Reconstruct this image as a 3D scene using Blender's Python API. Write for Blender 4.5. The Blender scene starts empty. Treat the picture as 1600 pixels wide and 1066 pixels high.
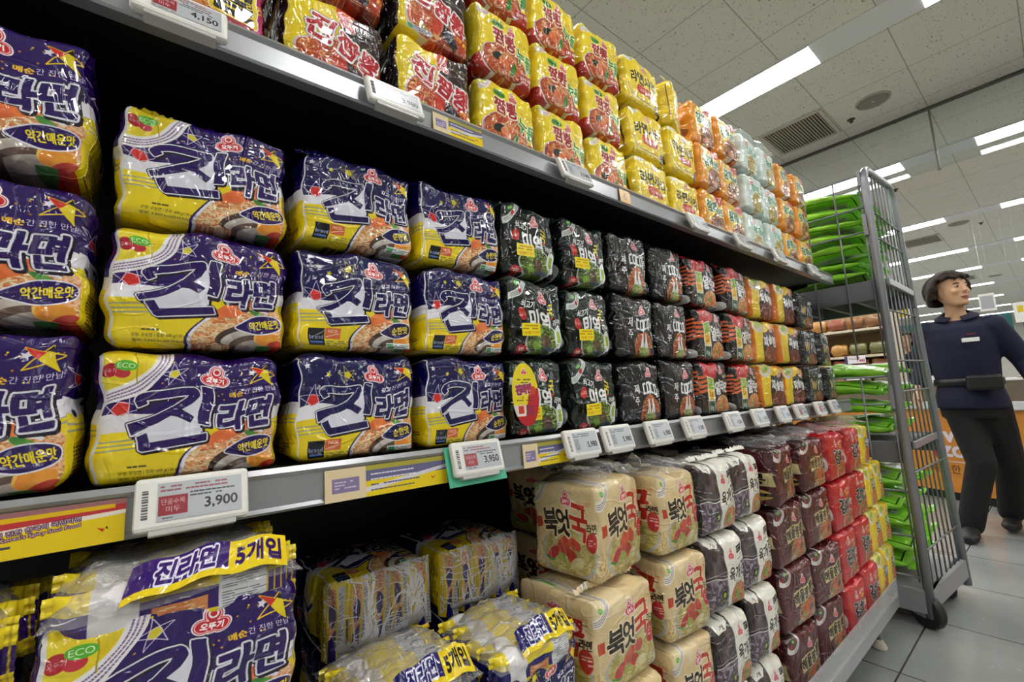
import bpy, bmesh, math, random
import numpy as np
from mathutils import Vector, Matrix, Euler

S = bpy.context.scene
COL = S.collection

# ---------------------------------------------------------------- camera
# x runs along the shelf (away from the viewer), y runs into the shelf, z is up
cam_d = bpy.data.cameras.new('camera')
cam = bpy.data.objects.new('camera', cam_d)
COL.objects.link(cam)
cam_d.sensor_fit = 'HORIZONTAL'
cam_d.sensor_width = 36.0
cam_d.lens = 690.738 * 36.0 / 1600.0
cam_d.clip_start = 0.02
cam_d.clip_end = 120
RIGHT = Vector((0.7803659, -0.62363416, -0.04592932))
DOWN = Vector((0.04472005, 0.12891809, -0.99064638))
FWD = Vector((0.62372204, 0.77101269, 0.12849223))
cam.matrix_world = Matrix(((RIGHT.x, -DOWN.x, -FWD.x, 0.0), (RIGHT.y, -DOWN.y, -FWD.y, 0.0),
                           (RIGHT.z, -DOWN.z, -FWD.z, 1.0), (0, 0, 0, 1)))
S.camera = cam

# ---------------------------------------------------------------- world and exposure
W = bpy.data.worlds.new('world')
S.world = W
W.use_nodes = True
W.node_tree.nodes['Background'].inputs[0].default_value = (0.9, 0.95, 1.0, 1)
W.node_tree.nodes['Background'].inputs[1].default_value = 0.03
S.view_settings.view_transform = 'Standard'
S.view_settings.look = 'None'
S.view_settings.gamma = 1.0
S.view_settings.use_curve_mapping = False
S.view_settings.exposure = 0.0
LAMP_STRENGTH = 25.0
cy = S.cycles
cy.use_denoising = True
cy.max_bounces = 7
cy.diffuse_bounces = 4
cy.glossy_bounces = 3
cy.transmission_bounces = 4
cy.transparent_max_bounces = 14
cy.caustics_reflective = False
cy.caustics_refractive = False
cy.sample_clamp_indirect = 6.0

rnd = random.Random(7)
PI = math.pi
# ---------------------------------------------------------------- object helpers
def link(name, me, parent=None, loc=(0, 0, 0), rot=(0, 0, 0)):
    o = bpy.data.objects.new(name, me)
    COL.objects.link(o)
    o.location = loc
    o.rotation_euler = rot
    if parent is not None:
        o.parent = parent
    return o


def tag(o, label=None, cat=None, group=None, kind=None):
    if label: o['label'] = label
    if cat: o['category'] = cat
    if group: o['group'] = group
    if kind: o['kind'] = kind
    return o


def thing(name, label, cat, loc=(0, 0, 0), rz=0.0, group=None):
    return tag(link(name, None, None, loc, (0, 0, rz)), label, cat, group)


def copy_tree(o, parent=None):
    c = o.copy()
    COL.objects.link(c)
    if parent is not None:
        c.parent = parent
    for ch in list(o.children):
        copy_tree(ch, c)
    return c


class MB:
    """collects boxes, tubes, plates and loose polygons into one mesh"""
    def __init__(self):
        self.v, self.f, self.m, self.sm, self.uv = [], [], [], [], {}

    def add(self, vs, fs, mi=0, smooth=False, M=None):
        b = len(self.v)
        for p in vs:
            p = Vector(p)
            self.v.append(M @ p if M is not None else p)
        for f in fs:
            self.f.append([b + i for i in f])
            self.m.append(mi)
            self.sm.append(smooth)
        return self

    def box(self, x0, x1, y0, y1, z0, z1, mi=0, M=None, bev=0.0):
        if bev <= 0:
            vs = [(x, y, z) for z in (z0, z1) for y in (y0, y1) for x in (x0, x1)]
            fs = [(0, 2, 3, 1), (4, 5, 7, 6), (0, 1, 5, 4), (1, 3, 7, 5), (3, 2, 6, 7), (2, 0, 4, 6)]
            return self.add(vs, fs, mi, False, M)
        bm = bmesh.new()
        bmesh.ops.create_cube(bm, size=1.0)
        for v in bm.verts:
            v.co = Vector((x0 + (v.co.x + .5) * (x1 - x0), y0 + (v.co.y + .5) * (y1 - y0), z0 + (v.co.z + .5) * (z1 - z0)))
        bmesh.ops.bevel(bm, geom=bm.edges[:], offset=bev, segments=2, affect='EDGES', profile=0.5)
        bm.verts.index_update()
        self.add([v.co.copy() for v in bm.verts], [[v.index for v in f.verts] for f in bm.faces], mi, False, M)
        bm.free()
        return self

    def tube(self, pts, r, n=8, mi=0, cap=True, M=None, smooth=True):
        pts = [Vector(p) for p in pts]
        rs = r if isinstance(r, (list, tuple)) else [r] * len(pts)
        vs, fs = [], []
        up = None
        for i, p in enumerate(pts):
            t = (pts[min(i + 1, len(pts) - 1)] - pts[max(i - 1, 0)]).normalized()
            if up is None:
                up = Vector((0, 0, 1)) if abs(t.z) < .9 else Vector((0, 1, 0))
            a = up.cross(t).normalized()
            b = t.cross(a).normalized()
            up = b
            for k in range(n):
                an = 2 * PI * k / n
                vs.append(p + (a * math.cos(an) + b * math.sin(an)) * rs[i])
        for i in range(len(pts) - 1):
            for k in range(n):
                k2 = (k + 1) % n
                fs.append((i * n + k, i * n + k2, (i + 1) * n + k2, (i + 1) * n + k))
        self.add(vs, fs, mi, smooth, M)
        if cap:
            b = len(self.v) - len(vs)
            self.f.append([b + k for k in range(n)][::-1]); self.m.append(mi); self.sm.append(False)
            e = b + (len(pts) - 1) * n
            self.f.append([e + k for k in range(n)]); self.m.append(mi); self.sm.append(False)
        return self

    def lathe(self, prof, n=20, mi=0, M=None, smooth=True):
        vs, fs = [], []
        for (r, z) in prof:
            for k in range(n):
                a = 2 * PI * k / n
                vs.append((r * math.cos(a), r * math.sin(a), z))
        for i in range(len(prof) - 1):
            for k in range(n):
                k2 = (k + 1) % n
                fs.append((i * n + k, i * n + k2, (i + 1) * n + k2, (i + 1) * n + k))
        return self.add(vs, fs, mi, smooth, M)

    def mesh(self, name, mats):
        me = bpy.data.meshes.new(name)
        me.from_pydata([tuple(v) for v in self.v], [], self.f)
        for m in (mats if isinstance(mats, (list, tuple)) else [mats]):
            me.materials.append(m)
        me.polygons.foreach_set('material_index', self.m)
        me.polygons.foreach_set('use_smooth', self.sm)
        me.update()
        return me

    def obj(self, name, mats, parent=None, loc=(0, 0, 0), rot=(0, 0, 0)):
        return link(name, self.mesh(name, mats), parent, loc, rot)


# ---------------------------------------------------------------- materials
def lin(c):
    """sRGB hex or triple -> linear rgba"""
    if isinstance(c, str):
        c = c.lstrip('#')
        c = [int(c[i:i + 2], 16) / 255 for i in (0, 2, 4)]
    return tuple((x / 12.92 if x <= .04045 else ((x + .055) / 1.055) ** 2.4) for x in c) + (1.0,)


def new_mat(name):
    m = bpy.data.materials.new(name)
    m.use_nodes = True
    nt = m.node_tree
    return m, nt, nt.nodes['Principled BSDF']


def N(nt, t, **kw):
    n = nt.nodes.new(t)
    for k, v in kw.items():
        if k in n.bl_rna.properties:
            setattr(n, k, v)
        else:
            n.inputs[k].default_value = v
    return n


def simple(name, col, rough=.5, metal=0.0, spec=.5, noise=0.0, nscale=40.0, bump=0.0, coat=0.0):
    m, nt, p = new_mat(name)
    c = lin(col)
    p.inputs['Base Color'].default_value = c
    p.inputs['Roughness'].default_value = rough
    p.inputs['Metallic'].default_value = metal
    p.inputs['Specular IOR Level'].default_value = spec
    p.inputs['Coat Weight'].default_value = coat
    p.inputs['Coat Roughness'].default_value = .05
    tc = N(nt, 'ShaderNodeTexCoord')
    nz = N(nt, 'ShaderNodeTexNoise', Scale=nscale, Detail=4.0)
    nt.links.new(tc.outputs['Object'], nz.inputs['Vector'])
    if noise > 0:
        mx = N(nt, 'ShaderNodeMix', data_type='RGBA')
        mx.inputs[6].default_value = tuple(x * (1 - noise) for x in c[:3]) + (1,)
        mx.inputs[7].default_value = tuple(min(1, x * (1 + noise)) for x in c[:3]) + (1,)
        nt.links.new(nz.outputs['Fac'], mx.inputs[0])
        nt.links.new(mx.outputs[2], p.inputs['Base Color'])
    if bump > 0:
        b = N(nt, 'ShaderNodeBump', Strength=bump, Distance=.004)
        nt.links.new(nz.outputs['Fac'], b.inputs['Height'])
        nt.links.new(b.outputs['Normal'], p.inputs['Normal'])
    return m


def crinkle(nt, p, scale=1.0, strength=.5):
    """creases of thin film: ridged, stretched noise, different on every object"""
    L = nt.links.new
    tc = N(nt, 'ShaderNodeTexCoord')
    oi = N(nt, 'ShaderNodeObjectInfo')
    mul = N(nt, 'ShaderNodeVectorMath', operation='SCALE')
    mul.inputs[0].default_value = (37.0, 91.0, 53.0)
    L(oi.outputs['Random'], mul.inputs['Scale'])
    add = N(nt, 'ShaderNodeVectorMath', operation='ADD')
    L(tc.outputs['Object'], add.inputs[0]); L(mul.outputs[0], add.inputs[1])
    outs = []
    for sc, sx, amp, wid in ((8, (1.8, 1, .5), 1.0, .045), (15, (.6, 1, 1.6), .6, .05), (30, (1.2, 1, .7), .22, .07)):
        mp = N(nt, 'ShaderNodeMapping')
        mp.inputs['Scale'].default_value = sx
        mp.inputs['Rotation'].default_value = (.3, .5, .6 * sc)
        L(add.outputs[0], mp.inputs['Vector'])
        nz = N(nt, 'ShaderNodeTexNoise', Scale=sc * scale, Detail=1.5, Distortion=.8)
        L(mp.outputs[0], nz.inputs['Vector'])
        s = N(nt, 'ShaderNodeMath', operation='SUBTRACT'); s.inputs[1].default_value = .5
        L(nz.outputs['Fac'], s.inputs[0])
        a = N(nt, 'ShaderNodeMath', operation='ABSOLUTE'); L(s.outputs[0], a.inputs[0])
        mr = N(nt, 'ShaderNodeMapRange'); mr.interpolation_type = 'SMOOTHSTEP'
        mr.inputs['From Min'].default_value = 0; mr.inputs['From Max'].default_value = wid
        mr.inputs['To Min'].default_value = amp; mr.inputs['To Max'].default_value = 0
        L(a.outputs[0], mr.inputs['Value'])
        outs.append(mr.outputs[0])
    a1 = N(nt, 'ShaderNodeMath', operation='ADD'); L(outs[0], a1.inputs[0]); L(outs[1], a1.inputs[1])
    a2 = N(nt, 'ShaderNodeMath', operation='ADD'); L(a1.outputs[0], a2.inputs[0]); L(outs[2], a2.inputs[1])
    b = N(nt, 'ShaderNodeBump', Strength=min(1.0, strength * 1.2), Distance=.0038)
    L(a2.outputs[0], b.inputs['Height'])
    L(b.outputs['Normal'], p.inputs['Coat Normal'])
    b2 = N(nt, 'ShaderNodeBump', Strength=strength * .35, Distance=.0024)
    L(a2.outputs[0], b2.inputs['Height'])
    L(b2.outputs['Normal'], p.inputs['Normal'])
    return b


def pack_mat(name, img, strength=.45, rough=.28, coat=.75):
    m, nt, p = new_mat(name)
    t = N(nt, 'ShaderNodeTexImage')
    t.image = img
    t.extension = 'EXTEND'
    nt.links.new(t.outputs['Color'], p.inputs['Base Color'])
    p.inputs['Roughness'].default_value = rough
    p.inputs['Coat Weight'].default_value = coat
    p.inputs['Coat Roughness'].default_value = .012
    p.inputs['Coat IOR'].default_value = 1.68
    p.inputs['Specular IOR Level'].default_value = .12
    crinkle(nt, p, 1.0, strength)
    return m


def film_mat(name, tint=(1, 1, 1), haze=.12, strength=.7):
    """thin clear film: mostly see-through, glossy along its creases"""
    m, nt, p = new_mat(name)
    p.inputs['Base Color'].default_value = (.85 * tint[0], .86 * tint[1], .88 * tint[2], 1)
    p.inputs['Roughness'].default_value = .08
    p.inputs['Coat Weight'].default_value = 1.0
    b = crinkle(nt, p, 1.6, strength)
    tr = N(nt, 'ShaderNodeBsdfTransparent')
    fr = N(nt, 'ShaderNodeFresnel', IOR=1.5)
    nt.links.new(b.outputs['Normal'], fr.inputs['Normal'])
    mx = N(nt, 'ShaderNodeMath', operation='MULTIPLY_ADD')
    mx.inputs[1].default_value = .85; mx.inputs[2].default_value = haze
    mx.use_clamp = True
    nt.links.new(fr.outputs[0], mx.inputs[0])
    mix = N(nt, 'ShaderNodeMixShader')
    nt.links.new(mx.outputs[0], mix.inputs[0])
    nt.links.new(tr.outputs[0], mix.inputs[1])
    nt.links.new(p.outputs[0], mix.inputs[2])
    nt.links.new(mix.outputs[0], nt.nodes['Material Output'].inputs[0])
    return m


def emit_mat(name, col, strength):
    m, nt, p = new_mat(name)
    p.inputs['Base Color'].default_value = (.8, .8, .8, 1)
    p.inputs['Emission Color'].default_value = tuple(col) + (1,)
    p.inputs['Emission Strength'].default_value = strength
    return m
# ---------------------------------------------------------------- printed artwork, drawn as pixels in code
def rgb(c):
    if isinstance(c, str):
        c = c.lstrip('#')
        return np.array([int(c[i:i + 2], 16) / 255 for i in (0, 2, 4)], dtype=np.float32)
    return np.array(c, dtype=np.float32)


_fc = bpy.data.curves.new('type', 'FONT')
_fc.resolution_u = 4
_fo = bpy.data.objects.new('type', _fc)
COL.objects.link(_fo)
_gl = {}


def glyphs(s):
    """triangles of a string, scaled so that its box is 1 high, origin top left, y down; and its width"""
    if s not in _gl:
        _fc.body = s
        dg = bpy.context.evaluated_depsgraph_get()
        dg.update()
        ev = _fo.evaluated_get(dg)
        me = ev.to_mesh()
        me.calc_loop_triangles()
        v = np.empty(len(me.vertices) * 3, np.float32); me.vertices.foreach_get('co', v)
        t = np.empty(len(me.loop_triangles) * 3, np.int32); me.loop_triangles.foreach_get('vertices', t)
        v = v.reshape(-1, 3)[:, :2]
        ev.to_mesh_clear()
        mn, mx = v.min(0), v.max(0)
        h = mx[1] - mn[1]
        q = np.stack([(v[:, 0] - mn[0]) / h, (mx[1] - v[:, 1]) / h], 1)
        _gl[s] = (q[t.reshape(-1, 3)], (mx[0] - mn[0]) / h)
    return _gl[s]


SS = 2


def dilate(m, r):
    if r < .5:
        return m
    R = int(math.ceil(r))
    ys, xs = np.where(m.any(1))[0], np.where(m.any(0))[0]
    if len(ys) == 0:
        return m
    full = m.copy()
    y0, y1 = max(0, ys[0] - R), min(m.shape[0], ys[-1] + 1 + R)
    x0, x1 = max(0, xs[0] - R), min(m.shape[1], xs[-1] + 1 + R)
    m = m[y0:y1, x0:x1]
    p = np.pad(m, R)
    o = m.copy()
    h, w = m.shape
    for dy in range(-R, R + 1):
        for dx in range(-R, R + 1):
            if dx * dx + dy * dy <= (r + .3) ** 2:
                np.maximum(o, p[R + dy:R + dy + h, R + dx:R + dx + w], out=o)
    full[y0:y1, x0:x1] = o
    return full


class Art:
    def __init__(self, w, h, bg, seed=1):
        self.w, self.h = w, h
        self.a = np.zeros((h, w, 3), np.float32) + rgb(bg)
        self.r = np.random.RandomState(seed)
        self.clip = None

    def mask(self, polys):
        """antialiased coverage of closed polygons (n,k,2) or a list, non-zero winding"""
        allp = polys.reshape(-1, 2) if isinstance(polys, np.ndarray) else np.concatenate([np.asarray(p, np.float64) for p in polys])
        full = np.zeros((self.h, self.w), np.float32)
        mn, mx = np.floor(allp.min(0)).astype(int), np.ceil(allp.max(0)).astype(int) + 1
        wx0, wy0, wx1, wy1 = max(0, mn[0]), max(0, mn[1]), min(self.w, mx[0]), min(self.h, mx[1])
        if wx1 <= wx0 or wy1 <= wy0:
            return full
        off = np.array((wx0, wy0), np.float64)
        polys = polys - off if isinstance(polys, np.ndarray) else [np.asarray(p, np.float64) - off for p in polys]
        nh, nw = wy1 - wy0, wx1 - wx0
        H, Wd = nh * SS, nw * SS
        acc = np.zeros((H, Wd + 1), np.int32)
        if isinstance(polys, np.ndarray):
            A = polys.astype(np.float64)
            area = ((A[:, 1, 0] - A[:, 0, 0]) * (A[:, 2, 1] - A[:, 0, 1]) - (A[:, 2, 0] - A[:, 0, 0]) * (A[:, 1, 1] - A[:, 0, 1])) if A.shape[1] == 3 else None
            if area is not None:
                A = A.copy()
                neg = area < 0
                A[neg] = A[neg][:, ::-1]
            a = A.reshape(-1, 2); b = np.roll(A, -1, axis=1).reshape(-1, 2)
        else:
            a = np.concatenate([np.asarray(p, np.float64) for p in polys])
            b = np.concatenate([np.roll(np.asarray(p, np.float64), -1, axis=0) for p in polys])
        a = a * SS; b = b * SS
        sg = np.where(b[:, 1] > a[:, 1], 1, -1)
        lo = np.where(sg[:, None] > 0, a, b); hi = np.where(sg[:, None] > 0, b, a)
        y0 = np.clip(np.ceil(lo[:, 1] - .5), 0, H).astype(int); y1 = np.clip(np.ceil(hi[:, 1] - .5), 0, H).astype(int)
        n = np.maximum(y1 - y0, 0)
        if n.sum() == 0:
            return full
        idx = np.repeat(np.arange(len(n)), n)
        rows = np.arange(n.sum()) - np.repeat(np.cumsum(n) - n, n) + y0[idx]
        t = (rows + .5 - lo[idx, 1]) / (hi[idx, 1] - lo[idx, 1])
        xs = lo[idx, 0] + t * (hi[idx, 0] - lo[idx, 0])
        xi = np.clip(np.ceil(xs - .5), 0, Wd).astype(int)
        np.add.at(acc, (rows, xi), sg[idx])
        m = (np.cumsum(acc[:, :Wd], 1) != 0).astype(np.float32)
        full[wy0:wy1, wx0:wx1] = m.reshape(nh, SS, nw, SS).mean((1, 3))
        return full

    def put(self, m, col, al=1.0):
        if self.clip is not None:
            m = m * self.clip
        k = (m * al)[:, :, None]
        self.a = self.a * (1 - k) + rgb(col) * k if not (isinstance(col, np.ndarray) and col.ndim == 3) else self.a * (1 - k) + col * k

    def poly(self, pts, col, al=1.0):
        self.put(self.mask([pts]), col, al); return self

    def rect(self, x0, y0, x1, y1, col, al=1.0):
        return self.poly([(x0, y0), (x1, y0), (x1, y1), (x0, y1)], col, al)

    def epts(self, cx, cy_, rx, ry, rot=0, n=48):
        t = np.linspace(0, 2 * PI, n, endpoint=False)
        x, y = rx * np.cos(t), ry * np.sin(t)
        c, s = math.cos(rot), math.sin(rot)
        return np.stack([cx + x * c - y * s, cy_ + x * s + y * c], 1)

    def ell(self, cx, cy_, rx, ry, col, rot=0, al=1.0):
        return self.poly(self.epts(cx, cy_, rx, ry, rot), col, al)

    def quads(self, lines, wd):
        out = []
        for ln in lines:
            ln = [np.array(p, float) for p in ln]
            for p, q in zip(ln[:-1], ln[1:]):
                d = q - p
                L = math.hypot(*d) or 1e-6
                d = d / L
                n = np.array((-d[1], d[0])) * wd / 2
                e = d * wd * .15
                out.append(np.array([p - e + n, p - e - n, q + e - n, q + e + n]))
            for p in ln[1:-1]:
                out.append(self.epts(p[0], p[1], wd / 2, wd / 2, 0, 10)[::-1])
        return out

    def line(self, pts, wd, col, al=1.0):
        qs = self.quads([pts], wd)
        m = np.zeros((self.h, self.w), np.float32)
        m = self.mask([q if _area(q) > 0 else q[::-1] for q in qs])
        self.put(m, col, al); return self

    def lines(self, lst, wd, col, al=1.0):
        qs = [q if _area(q) > 0 else q[::-1] for q in self.quads(lst, wd)]
        self.put(self.mask(qs), col, al); return self

    def star(self, cx, cy_, r, col, rot=0, inner=.45, al=1.0):
        return self.poly(self.spts(cx, cy_, r, rot, inner), col, al)

    def spts(self, cx, cy_, r, rot=0, inner=.45):
        return [(cx + (r if k % 2 == 0 else r * inner) * math.sin(rot + PI * k / 5), cy_ - (r if k % 2 == 0 else r * inner) * math.cos(rot + PI * k / 5)) for k in range(10)]

    def glyph_mask(self, s, cx, cy_, h, w=None, rot=0, shear=0, bold=0):
        T, wd = glyphs(s)
        k = h
        kx = (w / wd) if w else h
        P = np.stack([(T[..., 0] - wd / 2) * kx, (T[..., 1] - .5) * k], -1)
        P[..., 0] -= P[..., 1] * shear
        c, sn = math.cos(rot), math.sin(rot)
        P = np.stack([cx + P[..., 0] * c - P[..., 1] * sn, cy_ + P[..., 0] * sn + P[..., 1] * c], -1)
        return dilate(self.mask(P), bold)

    def text(self, s, cx, cy_, h, col, w=None, rot=0, shear=0, bold=0, out=(), shadow=None):
        m = self.glyph_mask(s, cx, cy_, h, w, rot, shear, bold)
        self.stack(m, col, out, shadow); return self

    def stack(self, m, col, out=(), shadow=None):
        if shadow:
            dx, dy, r, c = shadow
            self.put(np.roll(dilate(m, r), (int(dy), int(dx)), (0, 1)), c)
        for r, c in out:
            self.put(dilate(m, r), c)
        self.put(m, col)

    def strokes(self, lst, wd, col, out=(), shadow=None):
        qs = [q if _area(q) > 0 else q[::-1] for q in self.quads(lst, wd)]
        self.stack(self.mask(qs), col, out, shadow)

    def noise(self, n, oct=3):
        o = np.zeros((self.h, self.w), np.float32); amp = 1.0; tot = 0
        for k in range(oct):
            gy, gx = max(2, int(n * self.h / self.w)) + 1, n + 1
            g = self.r.rand(gy + 1, gx + 1).astype(np.float32)
            ys = np.linspace(0, gy - 1e-3, self.h); xs = np.linspace(0, gx - 1e-3, self.w)
            yi, xi = ys.astype(int), xs.astype(int)
            fy, fx = (ys - yi)[:, None], (xs - xi)[None]
            fy = fy * fy * (3 - 2 * fy); fx = fx * fx * (3 - 2 * fx)
            o += amp * ((g[yi][:, xi] * (1 - fx) + g[yi][:, xi + 1] * fx) * (1 - fy) + (g[yi + 1][:, xi] * (1 - fx) + g[yi + 1][:, xi + 1] * fx) * fy)
            tot += amp; amp *= .5; n *= 2
        return o / tot

    def mottled(self, m, c0, c1, n=14):
        k = np.clip((self.noise(n) - .3) * 2.5, 0, 1)[:, :, None]
        self.put(m, rgb(c0) * (1 - k) + rgb(c1) * k)

    def noodles(self, m, n, cols, wd=3, size=26):
        """curly strands inside the mask m"""
        ys, xs = np.where(m > .5)
        if len(ys) == 0:
            return
        old = self.clip
        self.clip = m if old is None else m * old
        for c in cols:
            lst = []
            for i in range(n // len(cols)):
                k = self.r.randint(len(ys)); x, y = xs[k], ys[k]
                a0 = self.r.rand() * 2 * PI; sp = self.r.uniform(1.5, 3.5); rr = size * self.r.uniform(.4, 1)
                lst.append([(x + rr * math.cos(a0 + sp * t / 5), y + rr * .6 * math.sin(a0 + sp * t / 5)) for t in range(6)])
            self.lines([[(px + 1, py + 1.5) for px, py in l] for l in lst], wd, tuple(rgb(c) * .55), .5)
            self.lines(lst, wd, c)
        self.clip = old

    def blobs(self, lst):
        for (x, y, rx, ry, rot, c0, c1) in lst:
            self.mottled(self.mask([self.epts(x, y, rx, ry, rot)]), c0, c1, 24)

    def bowl(self, cx, cy_, rx, ry, rim, b0, b1, ncols, n=120, rot=0, wd=3, size=24, rimw=.10, rim2=None):
        self.ell(cx, cy_ + ry * .04, rx * (1 + rimw), ry * (1 + rimw), rim, rot)
        if rim2:
            self.ell(cx, cy_, rx * (1 + rimw * .55), ry * (1 + rimw * .55), rim2, rot)
        m = self.mask([self.epts(cx, cy_, rx, ry, rot)])
        self.mottled(m, b0, b1, 18)
        if ncols:
            self.noodles(m, n, ncols, wd, size)
        return m

    def emblem(self, cx, cy_, s, red='c8202c', rot=0):
        """the maker's red three-lobed crest with its name"""
        c, sn = math.cos(rot), math.sin(rot)
        R = lambda x, y: (cx + (x * c - y * sn) * s, cy_ + (x * sn + y * c) * s)
        for k, col in ((1.0, 'f4eef0'), (.88, red), (.80, 'f4eef0'), (.73, red)):
            k = k - (1 - k) * .25
            polys = [self.epts(*R(0, -.36), .54 * s * k, .56 * s * k), self.epts(*R(-.44, .26), .54 * s * k, .46 * s * k),
                     self.epts(*R(.44, .26), .54 * s * k, .46 * s * k), self.epts(*R(0, .22), .5 * s * k, .46 * s * k)]
            self.put(self.mask(polys), col)
        self.ell(*R(0, -.42), .27 * s, .27 * s, 'f4eef0')
        self.ell(*R(0, -.42), .17 * s, .17 * s, red)
        self.text('오뚜기', *R(0, .26), .38 * s, 'ffffff', w=1.1 * s, bold=.4 if s < 40 else 1, rot=rot)

    def lorem(self, x, y, w, rows, lh, col, dens=.75, rot=0):
        """rows of print too fine to read"""
        lst = []
        for i in range(rows):
            px = x
            while px < x + w * self.r.uniform(.75, 1):
                l = self.r.uniform(1.5, 4) * lh * .4
                a = (px, y + i * lh); b = (px + l, y + i * lh)
                if rot:
                    c, s = math.cos(rot), math.sin(rot)
                    a, b = [(x + (p[0] - x) * c - (p[1] - y) * s, y + (p[0] - x) * s + (p[1] - y) * c) for p in (a, b)]
                if self.r.rand() < dens:
                    lst.append([a, b])
                px += l + lh * .3
        if lst:
            self.lines(lst, max(1.0, lh * .45), col, .85)

    def image(self, name):
        im = bpy.data.images.new(name, self.w, self.h)
        px = np.ones((self.h, self.w, 4), np.float32)
        px[:, :, :3] = np.clip(self.a[::-1], 0, 1)
        im.pixels.foreach_set(px.ravel())
        im.update()
        im.pack()
        return im


def _area(q):
    x, y = q[:, 0], q[:, 1]
    return float((x * np.roll(y, -1) - np.roll(x, -1) * y).sum())
# ---------------------------------------------------------------- package designs
FW, FH, SWD = 480, 400, 160     # front face and side strip, in pixels
TW = FW + SWD
_r2 = random.Random(3)


def eco(A, x, y, s, red=True):
    if red:
        A.ell(x - .9 * s, y + .45 * s, .75 * s, .8 * s, 'b3202e'); A.ell(x + .2 * s, y + .75 * s, .7 * s, .6 * s, 'c23040')
        A.text('오뚜기', x - .9 * s, y + .5 * s, .5 * s, 'f0d8d8', w=1.1 * s)
    A.ell(x + .45 * s, y - .1 * s, s, .6 * s, '58b52e'); A.text('ECO', x + .45 * s, y - .1 * s, .55 * s, 'eef8e0', bold=.6)


def arc_window(A, cx, cy_, r, wd, inner, band='ece9ea', ink='5b3a7a'):
    """quarter-round see-through corner with a pale lettered band around it"""
    A.ell(cx, cy_, r + wd, r + wd, band)
    A.mottled(A.mask([A.epts(cx, cy_, r, r)]), inner[0], inner[1], 10)
    lst = []
    for k in (.3, .52, .74):
        t = .10
        while t < 1.45:
            l = A.r.uniform(.012, .04)
            rr = r + wd * k
            lst.append([(cx + rr * math.cos(t), cy_ + rr * math.sin(t)), (cx + rr * math.cos(t + l), cy_ + rr * math.sin(t + l))])
            t += l + .014
    A.lines(lst, wd * .10, ink, .8)


def stars_and_dots(A, y1, n=34):
    for k in range(n):
        x, y = A.r.uniform(10, FW - 10), A.r.uniform(8, y1)
        A.ell(x, y, 2.6, 2.6, 'c08a2a' if A.r.rand() < .7 else 'd8c832')


def wire_star(A, cx, cy_, r, line, fill, rot=0, wd=2.0):
    P = [(cx + r * math.sin(rot + 2 * PI * k * 2 / 5), cy_ - r * math.cos(rot + 2 * PI * k * 2 / 5)) for k in range(5)]
    A.ell(cx, cy_, r * .36, r * .36, fill)
    A.lines([[P[k], P[(k + 1) % 5]] for k in range(5)], wd, line)


def tri_star(A, x, y, s):
    """the lopsided red, yellow and black star of the upper corner"""
    R = lambda u, v: (x + u * s, y + v * s)
    A.lines([[R(-1, -.55), R(.95, .12), R(-.95, .72), R(.1, -.62)], [R(.1, -.62), R(.55, .95), R(-1, -.55)]], 3.4, 'e8c21c')
    A.poly([R(-1, -.55), R(-.05, -.22), R(-.3, .18)], 'd02a26')
    A.poly([R(-.05, -.3), R(.1, -.62), R(.3, -.18)], '15130f')
    A.poly([R(-.32, .12), R(-.02, -.3), R(.3, -.16), R(.55, .95)], 'e6cf22')


def jin_letters(A, ink, x0=84, y0=130, kx=1.56, dark='16081f'):
    """the big slanted title"""
    P = lambda l: [(x0 + px * kx, y0 + py) for px, py in l]
    st = [P([(14, 34), (9, 22), (14, 12), (30, 6), (60, 3), (96, -2), (97, 6), (88, 28), (68, 54), (40, 78), (2, 104)]), P([(60, 58), (76, 66), (94, 84)]), P([(117, -18), (113, 92)]), P([(121, -19), (117, 92)])]
    nn = [P([(18, 120), (25, 152), (116, 134)])]
    out, sh = [(7, dark), (5, 'dfe0ee'), (1.2, dark)], (5, 6, 6, dark)
    wm = A.mask([P([(96, 14), (108, 4), (108, 124), (28, 142), (16, 112), (62, 70)])])
    A.put(np.roll(dilate(wm, 7), (6, 5), (0, 1)), dark); A.put(dilate(wm, 7), dark); A.put(dilate(wm, 5), 'dfe0ee')
    A.strokes(st + nn, 21, ink, out, sh); A.put(wm * (1 - dilate(A.mask([q if _area(q) > 0 else q[::-1] for q in A.quads(st + nn, 21)]), 3)), 'dfe0ee')
    A.text('라면', x0 + 290, y0 + 66, 92, ink, w=140, rot=-.07, shear=.12, bold=3.4, out=[(8, dark), (6.4, 'dfe0ee'), (1.2, dark)], shadow=(5, 6, 8, dark))


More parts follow.
